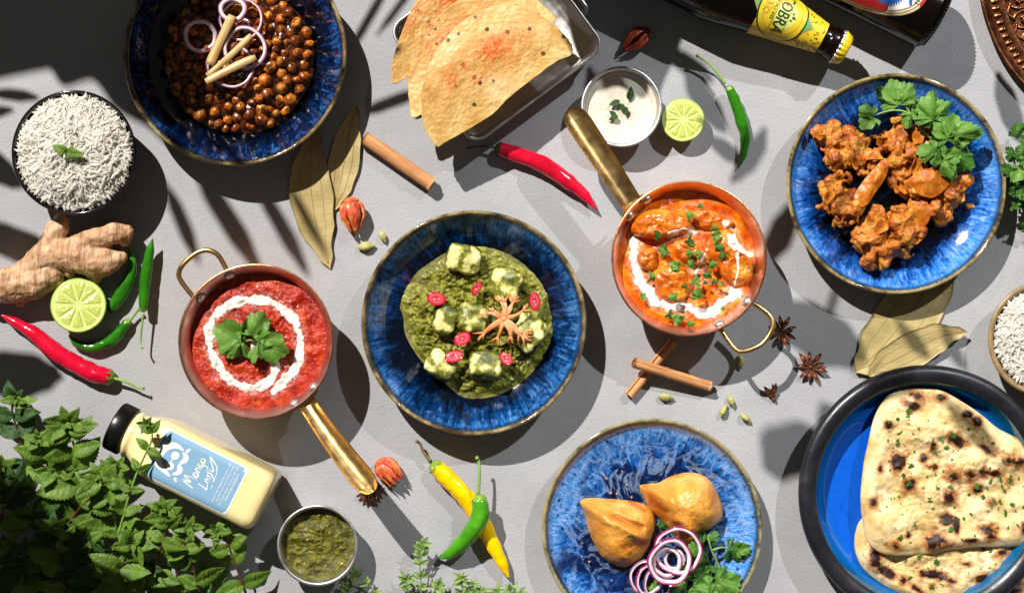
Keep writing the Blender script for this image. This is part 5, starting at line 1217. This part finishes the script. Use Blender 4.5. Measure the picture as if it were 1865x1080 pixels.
for s_, r, amp in ((277, 40, 0), (278, 43, 0), (279, 44, .8), (304, 44, .8), (307, 42.5, .3), (308, 39, 0)):
    for j in range(nc): a = 2*PI*j/nc; rr = r+(amp if j % 2 else -amp); V.append((s_, rr*math.cos(a), 56+rr*math.sin(a)))
mk('cap', (V, grid_faces(6, nc, True)+[tuple(reversed(range(nc))), tuple(range(5*nc, 6*nc))]), M['cap_black'], t)
def lwrap(x, y, off, s0=132.0):
    """label coords: x right of the lettering, y up (towards the cap)"""
    c = -x; fl = HW-22; sg = 1 if c >= 0 else -1; a = abs(c)
    if a <= fl: yy, zz, ny, nz = a, HW, 0, 1
    else:
        th_ = min((a-fl)/22, PI/2); yy, zz, ny, nz = fl+22*math.sin(th_), HW-22+22*math.cos(th_), math.sin(th_), math.cos(th_)
    return Vector((s0+y, sg*(yy+ny*off), 56+zz+nz*off))
def lput(name, VF, mat, off, parent, z=None):
    V, F = fix_up((list(VF[0]), VF[1])); return mk(name, ([lwrap(v.x, v.y, off) for v in V], F), M[mat], parent, smooth=False)
def gridrect(hx, hy, r, n_=26):
    """rounded rectangle as strips"""
    V, F = [], []; nx = 22
    for i in range(n_):
        y = lerp(-hy, hy, i/(n_-1)); d = max(0, abs(y)-(hy-r)); w_ = hx-r+math.sqrt(max(0, r*r-d*d)) if d > 0 else hx
        for j in range(nx): V.append(Vector((lerp(-w_, w_, j/(nx-1)), y, 0)))
    return V, grid_faces(n_, nx)
lab = lput('label', gridrect(47.5, 81, 3), 'white', .5, t)
lput('label_field', gridrect(44.5, 78, 7), 'label_blue', .85, lab)
lput('logo_arc', stroke([(24, 36), (26, 50), (20, 62), (8, 70), (-6, 71), (-17, 64), (-22, 52), (-27, 37)], lambda u: 2+13*math.sin(u*PI)**.8), 'white', 1.15, lab)
lput('logo_moustache', stroke([(20, 36), (17, 28), (10, 26), (3, 30), (-3, 31), (-8, 27), (-15, 27), (-22, 35)], lambda u: 1.5+8*abs(math.sin(u*2*PI))**.8), 'white', 1.2, lab)
lput('logo_bridge', stroke([(9, 45), (0, 47), (-11, 45)], 1.5), 'white', 1.25, lab)
for x, y, r in ((9.4, 45, 7.2), (-11, 45, 7.2), (26, 29, 3.2), (30, 27, 2.0), (-27, 27, 2.8), (-30, 24, 1.8)): lput('logo_dot', flat_poly(circ(x, y, r), 1), 'white', 1.35, lab)
# "Mango Lassi" brush script as strokes
def script(strokes, sx, sy, ox, oy, w_):
    return join(*[stroke([(ox+x*sx, oy+y*sy) for x, y in st], lambda u: w_*(.45+.75*abs(math.sin(u*3.0+.4)))) for st in strokes])
mango = [[(0, 0), (.6, 2.6), (.9, .9), (1.5, 2.7), (1.9, 0)], [(2.9, 1.1), (2.4, 1.2), (2.2, .4), (2.6, .1), (2.95, 1.0), (3.0, .1)], [(3.3, .1), (3.4, 1.1), (3.8, 1.1), (3.95, .1)], [(4.9, 1.1), (4.4, 1.1), (4.3, .4), (4.7, .2), (4.95, 1.1), (4.8, -.9), (4.2, -.8)], [(5.6, 1.1), (5.2, .8), (5.3, .2), (5.8, .3), (5.9, .9), (5.5, 1.15)]]
lassi = [[(.2, 2.2), (0, .6), (-.2, -.2), (.9, .1), (2.0, .35)], [(1.9, 1.0), (1.4, 1.0), (1.3, .3), (1.7, .2), (2.0, 1.0), (2.05, .2)], [(2.9, 1.1), (2.4, 1.0), (2.7, .5), (2.3, 0)], [(3.6, 1.4), (3.1, 1.1), (3.3, .5), (2.5, -.6), (1.0, -1.1)], [(3.9, 1.2), (4.0, .2), (5.8, 1.9), (6.4, 2.2), (5.0, -.1), (3.0, -.8), (.4, -1.0)]]
lput('lettering', script(mango, 9.2, 8.6, -28, -8, 2.1), 'pale_print', 1.2, lab); lput('lettering', script(lassi, 8.2, 7.6, -18, -29, 1.7), 'white', 1.2, lab)
for k, tx in enumerate(('Kesar pulp, mango pulp, yogurt, milk', 'this fruit lassi comes Refrigerated,', 'be cooler served. Drink up with ice,', 'WWW.BOOZEBOX')):
    lput('small_print', xf(text_vf(tx, 5.0 if k < 3 else 6.0), (4, -48-k*7, 0)), 'white', 1.2, lab)
# ------------------------------------------------------------------ beer bottles
def beer(base, rz, label, stations, glass):
    t = thing('beer_bottle', label, 'bottle', base, rz, 'beer bottles')
    R0 = max(r for s_, r in stations); n_ = 72; sm = cr([(s_, r, 0) for s_, r in stations], 5); V = []
    for p in sm: V += [(p.x, p.y*math.cos(2*PI*j/n_), R0+p.y*math.sin(2*PI*j/n_)) for j in range(n_)]
    m = len(sm); mk('glass_body', (V, grid_faces(m, n_, True)+[tuple(reversed(range(n_))), tuple(range((m-1)*n_, m*n_))]), glass, t)
    def rad(s_):
        for a, b in zip(sm, sm[1:]):
            if a.x <= s_ <= b.x: return lerp(a.y, b.y, (s_-a.x)/max(1e-6, b.x-a.x))
        return sm[-1].y
    return t, R0, rad
def bput(name, VF, mat, off, parent, s0, R0, rad):
    V, F = fix_up((list(VF[0]), VF[1])); out = []
    for v in V:
        s_ = s0+v.y; r = rad(s_); a = -v.x/r; out.append((s_, (r+off)*math.sin(a), R0+(r+off)*math.cos(a)))
    return mk(name, (out, F), M[mat], parent)
ST = [(0, 40), (1, 48), (4, 55), (10, 61), (20, 64.5), (34, 65), (250, 65), (285, 63), (320, 57), (360, 49), (400, 42), (440, 35), (475, 28.5), (490, 27), (493, 29), (505, 29.5), (509, 27), (518, 26), (520, 26)]
dirn = Vector((.895, -.447, 0)); rzb = math.atan2(dirn.y, dirn.x); cpos = P(1538, 91, 65); cpos.z = 0
t, R0, rad = beer(cpos-dirn*524, rzb, 'dark beer bottle with yellow diamond neck label and yellow cap, lying at the top', ST, M['beer_glass'])
V = []; nc = 84
for s_, r, amp in ((512, 29.5, 1.4), (514, 30.5, 1.5), (520, 28.5, .8), (526, 27, .2), (529, 24, 0), (530, 12, 0)):
    for j in range(nc): rr = r+amp*math.cos(j/nc*2*PI*21); V.append((s_, rr*math.cos(2*PI*j/nc), R0+rr*math.sin(2*PI*j/nc)))
mk('crown_cap', (V, grid_faces(6, nc, True)+[tuple(reversed(range(nc))), tuple(range(5*nc, 6*nc))]), M['cap_yellow'], t)
V = []
for s_, r, amp in ((509.5, 29.8, 1.8), (511, 31, 1.9), (513, 31.2, 1.7)):
    for j in range(nc): rr = r+amp*math.cos(j/nc*2*PI*21); V.append((s_, rr*math.cos(2*PI*j/nc), R0+rr*math.sin(2*PI*j/nc)))
mk('crimped_skirt', (V, grid_faces(3, nc, True)), M['steel'], t)
L0 = 395
def wrapgrid(y0, y1, fx0, fx1, n_=24, nx=40):
    V = []
    for i in range(n_):
        y = lerp(y0, y1, i/(n_-1))
        for j in range(nx): V.append(Vector((lerp(fx0(y), fx1(y), j/(nx-1)), y, 0)))
    return V, grid_faces(n_, nx)
bp = lambda nme, VF, mt, off, par: bput(nme, VF, mt, off, par, L0, R0, rad)
nl = bp('neck_label', wrapgrid(-40, 84, lambda y: -rad(L0+y)*2.6, lambda y: rad(L0+y)*2.6), 'lbl_yellow', .5, t)
bp('label_diamond', flat_poly([(0, 61), (62, 0), (0, -61), (-62, 0)], 16), 'lbl_gold', .9, nl)
bp('label_diamond', flat_poly([(0, 58), (59, 0), (0, -58), (-59, 0)], 16), 'lbl_green', 1.15, nl)
bp('label_ring', flat_poly(circ(0, 0, 58, 44, 46), 1), 'lbl_dgreen', 1.4, nl)
bp('label_ring', flat_poly(circ(0, 0, 55, 44, 43), 1), 'lbl_yellow', 1.65, nl)
bp('label_ring', flat_poly(circ(0, 6, 26, 30, 20), 1), 'lbl_pale', 1.8, nl)
for dx in (-.45, 0, .45): bp('lettering', xf(text_vf('COBRA', 30), (dx, 0, 0), (0, 0, 0), (.74, 1.0, 1)), 'lbl_dgreen', 2.1+dx*.1, nl)
bp('lettering', xf(text_vf('WORLD BEER', 7.5), (0, -17, 0), (0, 0, 0), (.85, 1, 1)), 'lbl_dgreen', 2.1, nl)
bp('label_gem', flat_poly([(-18, 5), (-14, 0), (-18, -5), (-22, 0)], 3), 'lbl_red', 2.2, nl)
for x, y, s_ in ((0, 20, 1.3), (-6, 17, .9), (6, 17, .9)): bp('emblem_leaf', flat_poly([(x, y+4*s_), (x+2.4*s_, y), (x, y-2.4*s_), (x-2.4*s_, y)], 2), 'lbl_dgreen', 2.1, nl)
for x in (-9, 0, 9):
    for r_ in (6, 3.6): bp('emblem_ring', stroke(circ(x, -30+(3 if x == 0 else 0), r_, 16), .7, True), 'lbl_gold', 2.1, nl)
bp('label_line', stroke([(-40, 12.4), (0, 12.4), (40, 12.4)], .7), 'lbl_dgreen', 2.1, nl); bp('label_line', stroke([(-40, -12.4), (0, -12.4), (40, -12.4)], .7), 'lbl_dgreen', 2.1, nl)
bp('label_line', stroke([(40*math.cos(a_/10), -36*math.sin(a_/10)) for a_ in range(4, 28)], .6), 'lbl_gold', 2.1, nl); bp('label_line', stroke([(38*math.cos(a_/10), 35*math.sin(a_/10)) for a_ in range(4, 28)], .6), 'lbl_gold', 2.1, nl)
rng = random.Random(3)
for k in range(90):
    x, y = rng.uniform(-44, 44), rng.uniform(20, 82)
    if abs(x)/64+abs(y)/64 < 1.05 or (x/58)**2+(y/46)**2 < 1.1: continue
    if rng.random() < .3: bp('label_motif', stroke(circ(x, y, rng.uniform(1.2, 2.6), 8), .7, True), 'ink', 1.0, nl)
    else:
        a = rng.random()*6; bp('label_motif', stroke([(x, y), (x+2.6*math.cos(a), y+2.6*math.sin(a)), (x+2.6*math.cos(a)+2, y+2.6*math.sin(a)-2)], .8), 'ink', 1.0, nl)
# date code printed on the shoulder
for k, tx in enumerate(('15 12 52', '24 07')): bput('date_code', xf(text_vf(tx, 5), (18+k*0, 285+k*-7, 0)), 'white', .5, t, 0, R0, rad)
# second bottle: only its lower end is in view
b2 = P(1712, 33, 65); b2.z = 0
t, R0, rad = beer(b2, rzb+PI, 'dark beer bottle with red, white and blue oval label, base end at the top edge', ST, M['beer_glass'])
for j in range(30):
    a = -PI/2+PI*(j+.5)/30; V, F = lathe([(0, 1.6), (1.4, 1), (2.2, 0), (1.4, -1), (0, -1.6)], 8)
    mk('base_knurl', (V, F), M['beer_glass'], t, (5.5, rad(5.5)*math.sin(a), R0+rad(5.5)*math.cos(a)))
bq = lambda nme, VF, mt, off, par: bput(nme, VF, mt, off, par, 170, R0, rad)
OV = lambda k, n_=48: [(72*k*math.cos(2*PI*i/n_), (125-72*(1-k))*math.sin(2*PI*i/n_)) for i in range(n_)]
ov = bq('oval_label', flat_poly(OV(1.0), 1), 'lbl_gold', .5, t)
for k, (s_, mt) in enumerate(((.97, 'white'), (.945, 'lbl_gold'), (.90, 'white'), (.87, 'lbl_gold'), (.83, 'white'))): bq('label_band', flat_poly(OV(s_), 1), mt, .8+.25*k, ov)
bq('label_panel', flat_poly([(x, max(y, -62+x*.25)) for x, y in OV(.86)], 1), 'lbl_red', 2.3, ov)
for dx in (-.7, 0, .7): bq('lettering', xf(text_vf('K', 46), (-36+dx, -4, 0)), 'white', 2.6, ov)
bq('bird', flat_poly([(8, -34), (-8, -30), (-22, -36), (-30, -50), (-30, -66), (-24, -80), (-10, -88), (6, -84), (14, -60)], 4), 'lbl_blue', 2.6, ov)
for k in range(15):
    a = math.radians(130+k*9); bq('bird_feather', stroke([(-10+16*math.cos(a), -60+20*math.sin(a)), (-10+31*math.cos(a), -60+31*math.sin(a))], lambda u: 5.0*(1-u)+.6), 'lbl_blue', 2.75, ov)
bq('bird_feather', stroke([(6, -84), (-6, -96), (-20, -104)], lambda u: 7*(1-u)+4), 'lbl_blue', 2.9, ov); bq('bird_feather', stroke([(8, -82), (-2, -93), (-10, -98)], 5), 'lbl_orange', 3.0, ov)
bq('lettering', xf(text_vf('THE', 11), (-6, -113, 0)), 'ink', 2.6, ov)
bq('label_edge', stroke([(-14, -120), (0, -122), (14, -120)], 5), 'lbl_red', 2.7, ov)
# ------------------------------------------------------------------ coriander on the bhaji plate
def cori_sprig(label, base, stems, leaves, group='coriander garnishes', name='coriander_sprig', mats=None):
    """stems: list of px polylines (x,y,z); leaves: (x,y,z,angle_deg,scale,mesh)"""
    c = P(*base); t = thing(name, label, 'coriander', c, 0, group)
    for st in stems:
        pts = cr([P(*p)-c for p in st], 6); k = len(pts); mk('stem', tube(pts, [lerp(2.3, 1.3, i/(k-1)) for i in range(k)], 8), M['stem_green'], t)
    rng = random.Random(int(base[0]))
    for (x, y, z, a, s_, mi) in leaves: link('leaf', CORI[mi % len(CORI)], t, P(x, y, z)-c, (rng.uniform(-.3, .3), rng.uniform(-.35, .1), math.radians(a)), s_*.86)
    return t
Z = lambda x, y, z: (1410+x/2.4, 110+y/2.4, z)
cori_sprig('coriander sprig arching over the top of the bhaji plate', Z(690, 320, 60),
    [[Z(690, 345, 66), Z(640, 300, 72), Z(600, 245, 76), Z(560, 222, 76), Z(500, 222, 72), Z(430, 245, 66)], [Z(600, 245, 76), Z(575, 200, 78), Z(560, 190, 78)]],
    [Z(430, 245, 67)+(225, 1.25, 0), Z(425, 240, 68)+(155, 1.1, 1), Z(545, 195, 78)+(105, 1.9, 2), Z(530, 175, 76)+(150, 1.5, 5), Z(555, 175, 77)+(60, 1.4, 3), Z(590, 240, 80)+(-100, 1.0, 4), Z(600, 215, 80)+(20, 1.1, 0)])
cori_sprig('coriander sprig with broad leaves at the right of the bhaji plate', Z(720, 420, 70),
    [[Z(730, 460, 72), Z(712, 380, 80), Z(700, 300, 84), Z(695, 250, 84)], [Z(712, 380, 80), Z(760, 340, 86), Z(800, 290, 88)], [Z(858, 490, 50), Z(855, 430, 66), Z(835, 370, 80), Z(800, 330, 86)], [Z(720, 420, 78), Z(690, 410, 80)], [Z(835, 370, 80), Z(850, 345, 84)]],
    [Z(695, 262, 86)+(92, 2.1, 1), Z(700, 250, 87)+(150, 1.4, 2), Z(705, 240, 87)+(40, 1.4, 3), Z(770, 350, 90)+(75, 2.0, 0), Z(790, 330, 92)+(20, 1.7, 4), Z(760, 340, 91)+(130, 1.5, 2), Z(840, 325, 88)+(15, 1.2, 5), Z(700, 400, 86)+(190, 1.35, 1), Z(735, 440, 88)+(-60, 1.35, 3), Z(745, 425, 90)+(10, 1.3, 0), Z(770, 470, 82)+(-80, .9, 6), Z(795, 420, 84)+(-30, 1.6, 7), Z(720, 390, 88)+(250, 1.2, 5)])
# coriander bunch cut by the right edge
rng = random.Random(21); base = P(1858, 315, 30); t = thing('coriander_bunch', 'bushy coriander bunch cut by the right edge', 'coriander', base)
for k in range(7):
    a = math.radians(rng.uniform(150, 240)); L = rng.uniform(20, 50); mk('stem', tube([Vector((30, 0, 0)), Vector((10+L*.3*math.cos(a), L*.4*math.sin(a), 15)), Vector((10+L*math.cos(a)*.8, L*math.sin(a), 28))], 1.8, 7), M['stem_green'], t)
for k in range(130):
    x, y = rng.gauss(18, 22), rng.gauss(0, 34); z = rng.uniform(0, 62)*max(.2, 1-abs(y)/120)
    if x < -34+abs(y)*.25: x = -30+abs(y)*.3
    link('leaf', CORI[rng.choice((5, 6, 7, 0, 5, 6))], t, (x, y, z), (rng.uniform(-.5, .5), rng.uniform(-.6, .1), rng.uniform(0, 6.28)), rng.uniform(.55, .95))
# coriander by the samosas
Z4 = lambda x, y, z: (960+x/3.177, 740+y/3.177, z)
cori_sprig('coriander leaves between the samosas and the onion rings', Z4(1060, 850, 24),
    [[Z4(1140, 990, 26), Z4(1110, 920, 34), Z4(1075, 850, 42), Z4(1055, 790, 46), Z4(1048, 740, 46)], [Z4(1075, 830, 42), Z4(1130, 815, 40), Z4(1180, 830, 36)], [Z4(905, 1090, 30), Z4(915, 1040, 36), Z4(940, 990, 42)]],
    [Z4(1020, 790, 46)+(150, 1.1, 5), Z4(1060, 780, 46)+(50, .9, 6), Z4(1170, 830, 40)+(-10, 1.5, 5), Z4(1215, 830, 42)+(15, 1.0, 0), Z4(1050, 890, 44)+(200, 1.6, 5), Z4(1040, 920, 46)+(250, 1.6, 6), Z4(1000, 960, 44)+(-60, 1.3, 0), Z4(1090, 1010, 44)+(-30, 1.9, 1), Z4(1130, 1040, 46)+(30, 1.5, 2), Z4(1060, 1040, 46)+(210, 1.5, 3), Z4(940, 1000, 48)+(110, 1.2, 0), Z4(910, 1040, 48)+(190, 1.1, 4), Z4(960, 1040, 46)+(-30, 1.3, 1), Z4(975, 860, 44)+(100, 1.1, 4), Z4(1030, 1070, 46)+(-80, 1.4, 0), Z4(800, 690, 30)+(100, .8, 5), Z4(770, 700, 30)+(30, .7, 7), Z4(750, 1030, 30)+(200, .8, 1)])
# ------------------------------------------------------------------ mint bunch
def mint_sprig(pts, label, seed, leaf=46.0, n_nodes=5, dark=False, tip=True, first=.18):
    rng = random.Random(seed); c = P(*pts[0]); path = cr([P(*p)-c for p in pts], 10); m = len(path)
    t = thing('mint_sprig', label, 'mint', c, 0, 'mint sprigs in the bottom left corner')
    mk('stem', tube(path, [lerp(2.6, 1.5, i/(m-1)) for i in range(m)], 8), M['stem_red' if not seed % 3 == 1 else 'stem_green'], t)
    n_nodes += 1
    for k in range(n_nodes):
        u = lerp(first, 1.0, k/(n_nodes-1)) if n_nodes > 1 else 1; i = min(m-1, int(u*(m-1))); p = path[i]; d = path[min(i+1, m-1)]-path[max(i-1, 0)]; az = math.atan2(d.y, d.x)
        sz = leaf*1.3*lerp(1.05, .6, u**1.5)*rng.uniform(.8, 1.15)
        dirs = [az+PI/2+rng.uniform(-.4, .2), az-PI/2+rng.uniform(-.2, .4)] if k % 2 == 0 else [az+rng.uniform(.5, .9), az-rng.uniform(.5, .9)]
        if u > .95 and tip: dirs = [az+a for a in (0, 1.1, -1.1, 2.2, -2.2)]; sz *= .92
        for q, a in enumerate(dirs):
            lst = MINT_SHADED if dark and rng.random() < .7 else MINT  # sprigs in the shaded corner mostly take leaves with painted-in shade
            pitch = rng.uniform(-.5, .15) - (.25 if u > .95 else 0)
            link('leaf', lst[rng.randrange(len(lst))], t, p+Vector((0, 0, rng.uniform(0, 3))), (rng.uniform(-.45, .45), pitch, a), sz/50.0*(1 if q != 0 or u < .95 else .8))
        if u > .95 and tip:
            for a in (.5, -.6, 2.6, -2.5): link('leaf', MINT[rng.randrange(6)], t, p+Vector((0, 0, 5)), (0, -.8, az+a), sz/50*.42)
    return t
mint_sprig([(200, 1020, 60), (217, 968, 95), (235, 903, 118), (253, 852, 126), (277, 798, 136), (268, 772, 138)], 'tall mint sprig whose thin tip crosses the lassi bottle', 1, 27, 6)
mint_sprig([(150, 905, 50), (140, 850, 85), (132, 800, 105), (122, 770, 112)], 'mint sprig with a leafy crown at the top of the bunch', 2, 54, 5)
mint_sprig([(92, 870, 50), (82, 830, 85), (72, 800, 100)], 'mint sprig left of the leafy crown with a reddish stem', 3, 46, 4)
mint_sprig([(365, 1090, 40), (350, 1020, 70), (335, 985, 85), (345, 960, 92)], 'mint sprig right of the bunch below the lassi label', 5, 42, 5)
mint_sprig([(452, 1092, 30), (430, 1030, 50), (412, 985, 62), (398, 968, 66)], 'outermost mint sprig near the chutney cup', 6, 40, 4)
mint_sprig([(280, 1070, 50), (290, 1010, 80), (302, 960, 95), (298, 925, 100)], 'mint sprig below the lower edge of the lassi bottle', 8, 44, 5)
mint_sprig([(300, 1095, 30), (318, 1060, 50), (330, 1010, 60)], 'low mint sprig at the bottom edge beside the table gap', 9, 42, 4)
mint_sprig([(215, 985, 40), (205, 930, 75), (190, 890, 95), (178, 865, 100)], 'mint sprig left of the lassi bottle cap end', 10, 52, 5)
mint_sprig([(120, 960, 50), (150, 920, 80), (195, 880, 100), (215, 850, 104)], 'mint sprig reaching towards the black cap', 11, 46, 5)
mint_sprig([(235, 1080, 40), (220, 1040, 75), (245, 990, 100)], 'broad leaved mint sprig in the middle of the bunch', 12, 62, 4)
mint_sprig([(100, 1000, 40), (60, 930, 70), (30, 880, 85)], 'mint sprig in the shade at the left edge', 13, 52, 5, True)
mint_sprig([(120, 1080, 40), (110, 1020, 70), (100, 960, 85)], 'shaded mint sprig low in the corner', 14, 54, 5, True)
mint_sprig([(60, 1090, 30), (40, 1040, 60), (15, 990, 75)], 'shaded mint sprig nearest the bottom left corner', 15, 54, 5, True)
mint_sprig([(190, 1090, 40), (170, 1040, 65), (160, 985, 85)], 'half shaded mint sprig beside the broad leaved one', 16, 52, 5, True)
mint_sprig([(60, 880, 30), (36, 800, 50), (22, 745, 60), (30, 728, 62)], 'shaded mint sprig rising at the left edge below the red chilli', 17, 46, 4, True)
mint_sprig([(0, 960, 30), (10, 900, 60), (6, 850, 70)], 'shaded mint sprig cut by the left edge', 18, 50, 4, True)
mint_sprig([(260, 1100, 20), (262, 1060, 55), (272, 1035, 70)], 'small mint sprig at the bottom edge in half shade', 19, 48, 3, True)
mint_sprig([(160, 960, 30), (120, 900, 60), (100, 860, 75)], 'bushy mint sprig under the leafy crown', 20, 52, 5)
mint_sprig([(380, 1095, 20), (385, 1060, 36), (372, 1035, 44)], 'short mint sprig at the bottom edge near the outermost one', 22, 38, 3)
mint_sprig([(90, 1095, 20), (80, 1060, 50), (60, 1035, 60)], 'deeply shaded mint sprig at the bottom edge of the corner', 23, 54, 4, True)
# ------------------------------------------------------------------ thyme along the bottom edge
def thy_mesh(seed):
    V = []; nu, nv = 9, 5
    for i in range(nu):
        u = i/(nu-1); w_ = 4.0*math.sin(PI*u**.8)**.8
        for j in range(nv): q = j/(nv-1)*2-1; V.append((u*17, q*w_, abs(q)*1.6-u*u*2.5+1.2*math.sin(u*3+seed)))
    return mesh('leaf', V, grid_faces(nu, nv), M['thyme'])
THY = [thy_mesh(k) for k in range(3)]
def thyme(pts, label, seed, sc=1.0, n_=6):
    rng = random.Random(seed); c = P(*pts[0]); path = cr([P(*p)-c for p in pts], 9); m = len(path)
    t = thing('thyme_sprig', label, 'thyme', c, 0, 'thyme sprigs along the bottom edge'); mk('stem', tube(path, [lerp(1.5, .9, i/(m-1)) for i in range(m)], 6), M['stem_green'], t)
    for k in range(n_):
        u = lerp(.2, 1, k/(n_-1)); i = min(m-1, int(u*(m-1))); d = path[min(i+1, m-1)]-path[max(i-1, 0)]; az = math.atan2(d.y, d.x)
        for a in ((1.2, -1.2, .4, -.4, 2.0, -2.0) if u > .98 else (1.25, -1.25, .8, -.7)):
            link('leaf', THY[rng.randrange(3)], t, path[i], (rng.uniform(-.5, .5), rng.uniform(-.7, .1), az+a+rng.uniform(-.3, .3)), sc*rng.uniform(.65, 1.15))
thyme([(767, 1092, 8), (766, 1050, 22), (764, 1010, 34), (770, 990, 38)], 'upright thyme sprig whose tip lies in the brass handle shadow', 1, 1.0, 6)
thyme([(690, 1095, 6), (676, 1068, 14), (655, 1050, 22), (646, 1044, 26)], 'thyme sprig leaning against the chutney cup', 2, 1.0, 4)
thyme([(745, 1095, 6), (743, 1075, 18), (740, 1055, 26)], 'small thyme sprig left of the upright one', 3, 1.0, 3)
thyme([(800, 1098, 6), (790, 1080, 16), (800, 1065, 22)], 'low thyme sprig right of the upright one', 4, 1.0, 4)
thyme([(842, 1098, 6), (842, 1075, 20), (840, 1052, 30)], 'thyme sprig with a leafy tip below the green chilli', 5, .95, 4)
thyme([(868, 1100, 6), (862, 1080, 14), (862, 1064, 20)], 'short thyme sprig right of the leafy tip', 6, .9, 3)
thyme([(820, 1100, 6), (830, 1086, 12), (858, 1078, 16), (880, 1076, 18)], 'thyme sprig lying level along the bottom edge', 7, .9, 5)
thyme([(900, 1100, 6), (902, 1086, 14), (905, 1076, 20)], 'thyme tip peeping over the bottom edge', 8, .9, 3)
thyme([(958, 1098, 6), (948, 1080, 14), (928, 1074, 18)], 'thyme sprig at the bottom edge nearest the samosa plate', 9, .95, 4)
thyme([(640, 1100, 4), (632, 1080, 12), (630, 1066, 16)], 'dark thyme sprig under the rim of the chutney cup', 10, .9, 3)
# ------------------------------------------------------------------ foliage above the table, out of frame, that throws the dappled shade
n = NB('palm_leaf', rough=.5); n.set(color=n.ramp(n.noise(.01, 4), [(.3, '2c5a22'), (.7, '4a7d34')])); M['palm'] = n.m
LP = Vector(KEY_LAMP.location)/S
def lift(x, y, h):
    g = P(x, y, 0); return g+(LP-g)*(h/LP.z)
def leaflet(parent, c, a, b, wd, h, seed=0):
    pa, pb = lift(a[0], a[1], h)-c, lift(b[0], b[1], h)-c; d = (pb-pa); L = d.length; d.normalize(); sd = Vector((-d.y, d.x, 0)); V = []; nu, nv = 18, 5
    for i in range(nu):
        u = i/(nu-1); w_ = wd*.5*prof(u, [(0, .25), (.3, .95), (.6, 1), (.85, .6), (1, .04)])
        for j in range(nv): q = j/(nv-1)*2-1; V.append(pa+d*(u*L)+sd*(q*w_+6*math.sin(u*2+seed))+Vector((0, 0, abs(q)*w_*.18-.05*L*u*u)))
    mk('leaflet', (V, grid_faces(nu, nv)), M['palm'], parent)
def frond(label, leaves, stem):
    c = lift(*stem[0]); t = thing('palm_frond', label, 'palm frond', c, 0, 'foliage shading the table')
    mk('leaf_stalk', tube(cr([lift(*p)-c for p in stem], 6), 5, 8), M['palm'], t)
    for k, (a, b, wd, h) in enumerate(leaves): leaflet(t, c, a, b, wd, h, k)
def broad(label, ol, h):
    c = lift(sum(p[0] for p in ol)/len(ol), sum(p[1] for p in ol)/len(ol), h); o2 = [lift(x, y, h)-c for x, y in ol]
    VF = patch(o2, lambda x, y, t: 12*math.sin(x*.012)+8*math.cos(y*.02), 12, 8, (0, 0), thick=1.5)
    o = mk('broad_leaf', VF, M['palm'], None, c); tag(o, label, 'leaf', 'foliage shading the table')
broad('broad leaf above the frame shading the top left corner', [(-90, -160), (200, -200), (475, -160), (452, -40), (445, 60), (405, 130), (418, 195), (385, 245), (365, 235), (340, 282), (300, 262), (270, 235), (215, 205), (170, 150), (120, 165), (80, 118), (20, 135), (-90, 128)], 1000)
broad('broad leaf beyond the left edge shading the mint', [(-160, 880), (-20, 890), (50, 880), (80, 950), (130, 940), (150, 1010), (215, 1010), (225, 1080), (290, 1100), (290, 1160), (200, 1260), (-160, 1240)], 900)
broad('broad leaf above the frame shading the yoghurt cup', [(1075, -110), (1180, -140), (1285, -110), (1255, -10), (1232, 60), (1205, 150), (1195, 215), (1150, 200), (1110, 210), (1075, 150), (1040, 40)], 560)
frond('palm frond over the left of the table', [((350, 300), (480, 520), 34, 1000), ((450, 320), (570, 520), 26, 1000), ((520, 340), (610, 480), 15, 1000), ((-60, 250), (50, 345), 44, 760), ((-50, 400), (120, 478), 56, 760), ((-60, 655), (120, 700), 80, 820), ((-20, 165), (75, 190), 22, 700), ((-40, 215), (30, 205), 20, 700), ((290, 330), (372, 490), 24, 1000)], [(430, 200, 1000), (300, 150, 1010), (100, 40, 1020)])
frond('palm frond over the papad tray', [((630, 105), (730, -40), 16, 640), ((650, 215), (790, 165), 22, 660), ((690, 70), (770, -50), 14, 640), ((560, -20), (640, -60), 20, 620), ((1250, 120), (1330, 250), 38, 760), ((1215, 80), (1300, 160), 34, 760), ((1290, 245), (1350, 310), 28, 760), ((1390, 230), (1330, 340), 34, 760)], [(700, -60, 640), (900, -160, 660), (1100, -220, 700)])
frond('palm frond over the right of the table', [((1388, 785), (1485, 855), 104, 1050), ((1490, 735), (1525, 805), 44, 1000), ((1400, 555), (1590, 665), 84, 900), ((1630, 580), (1710, 668), 24, 940), ((1725, 595), (1763, 680), 22, 940), ((1822, 130), (1858, 270), 38, 560), ((1740, 760), (1835, 885), 36, 1020), ((1690, 690), (1600, 760), 46, 1000), ((1430, 370), (1400, 490), 46, 820)], [(1500, 600, 1000), (1600, 300, 1020), (1700, 60, 1040)])
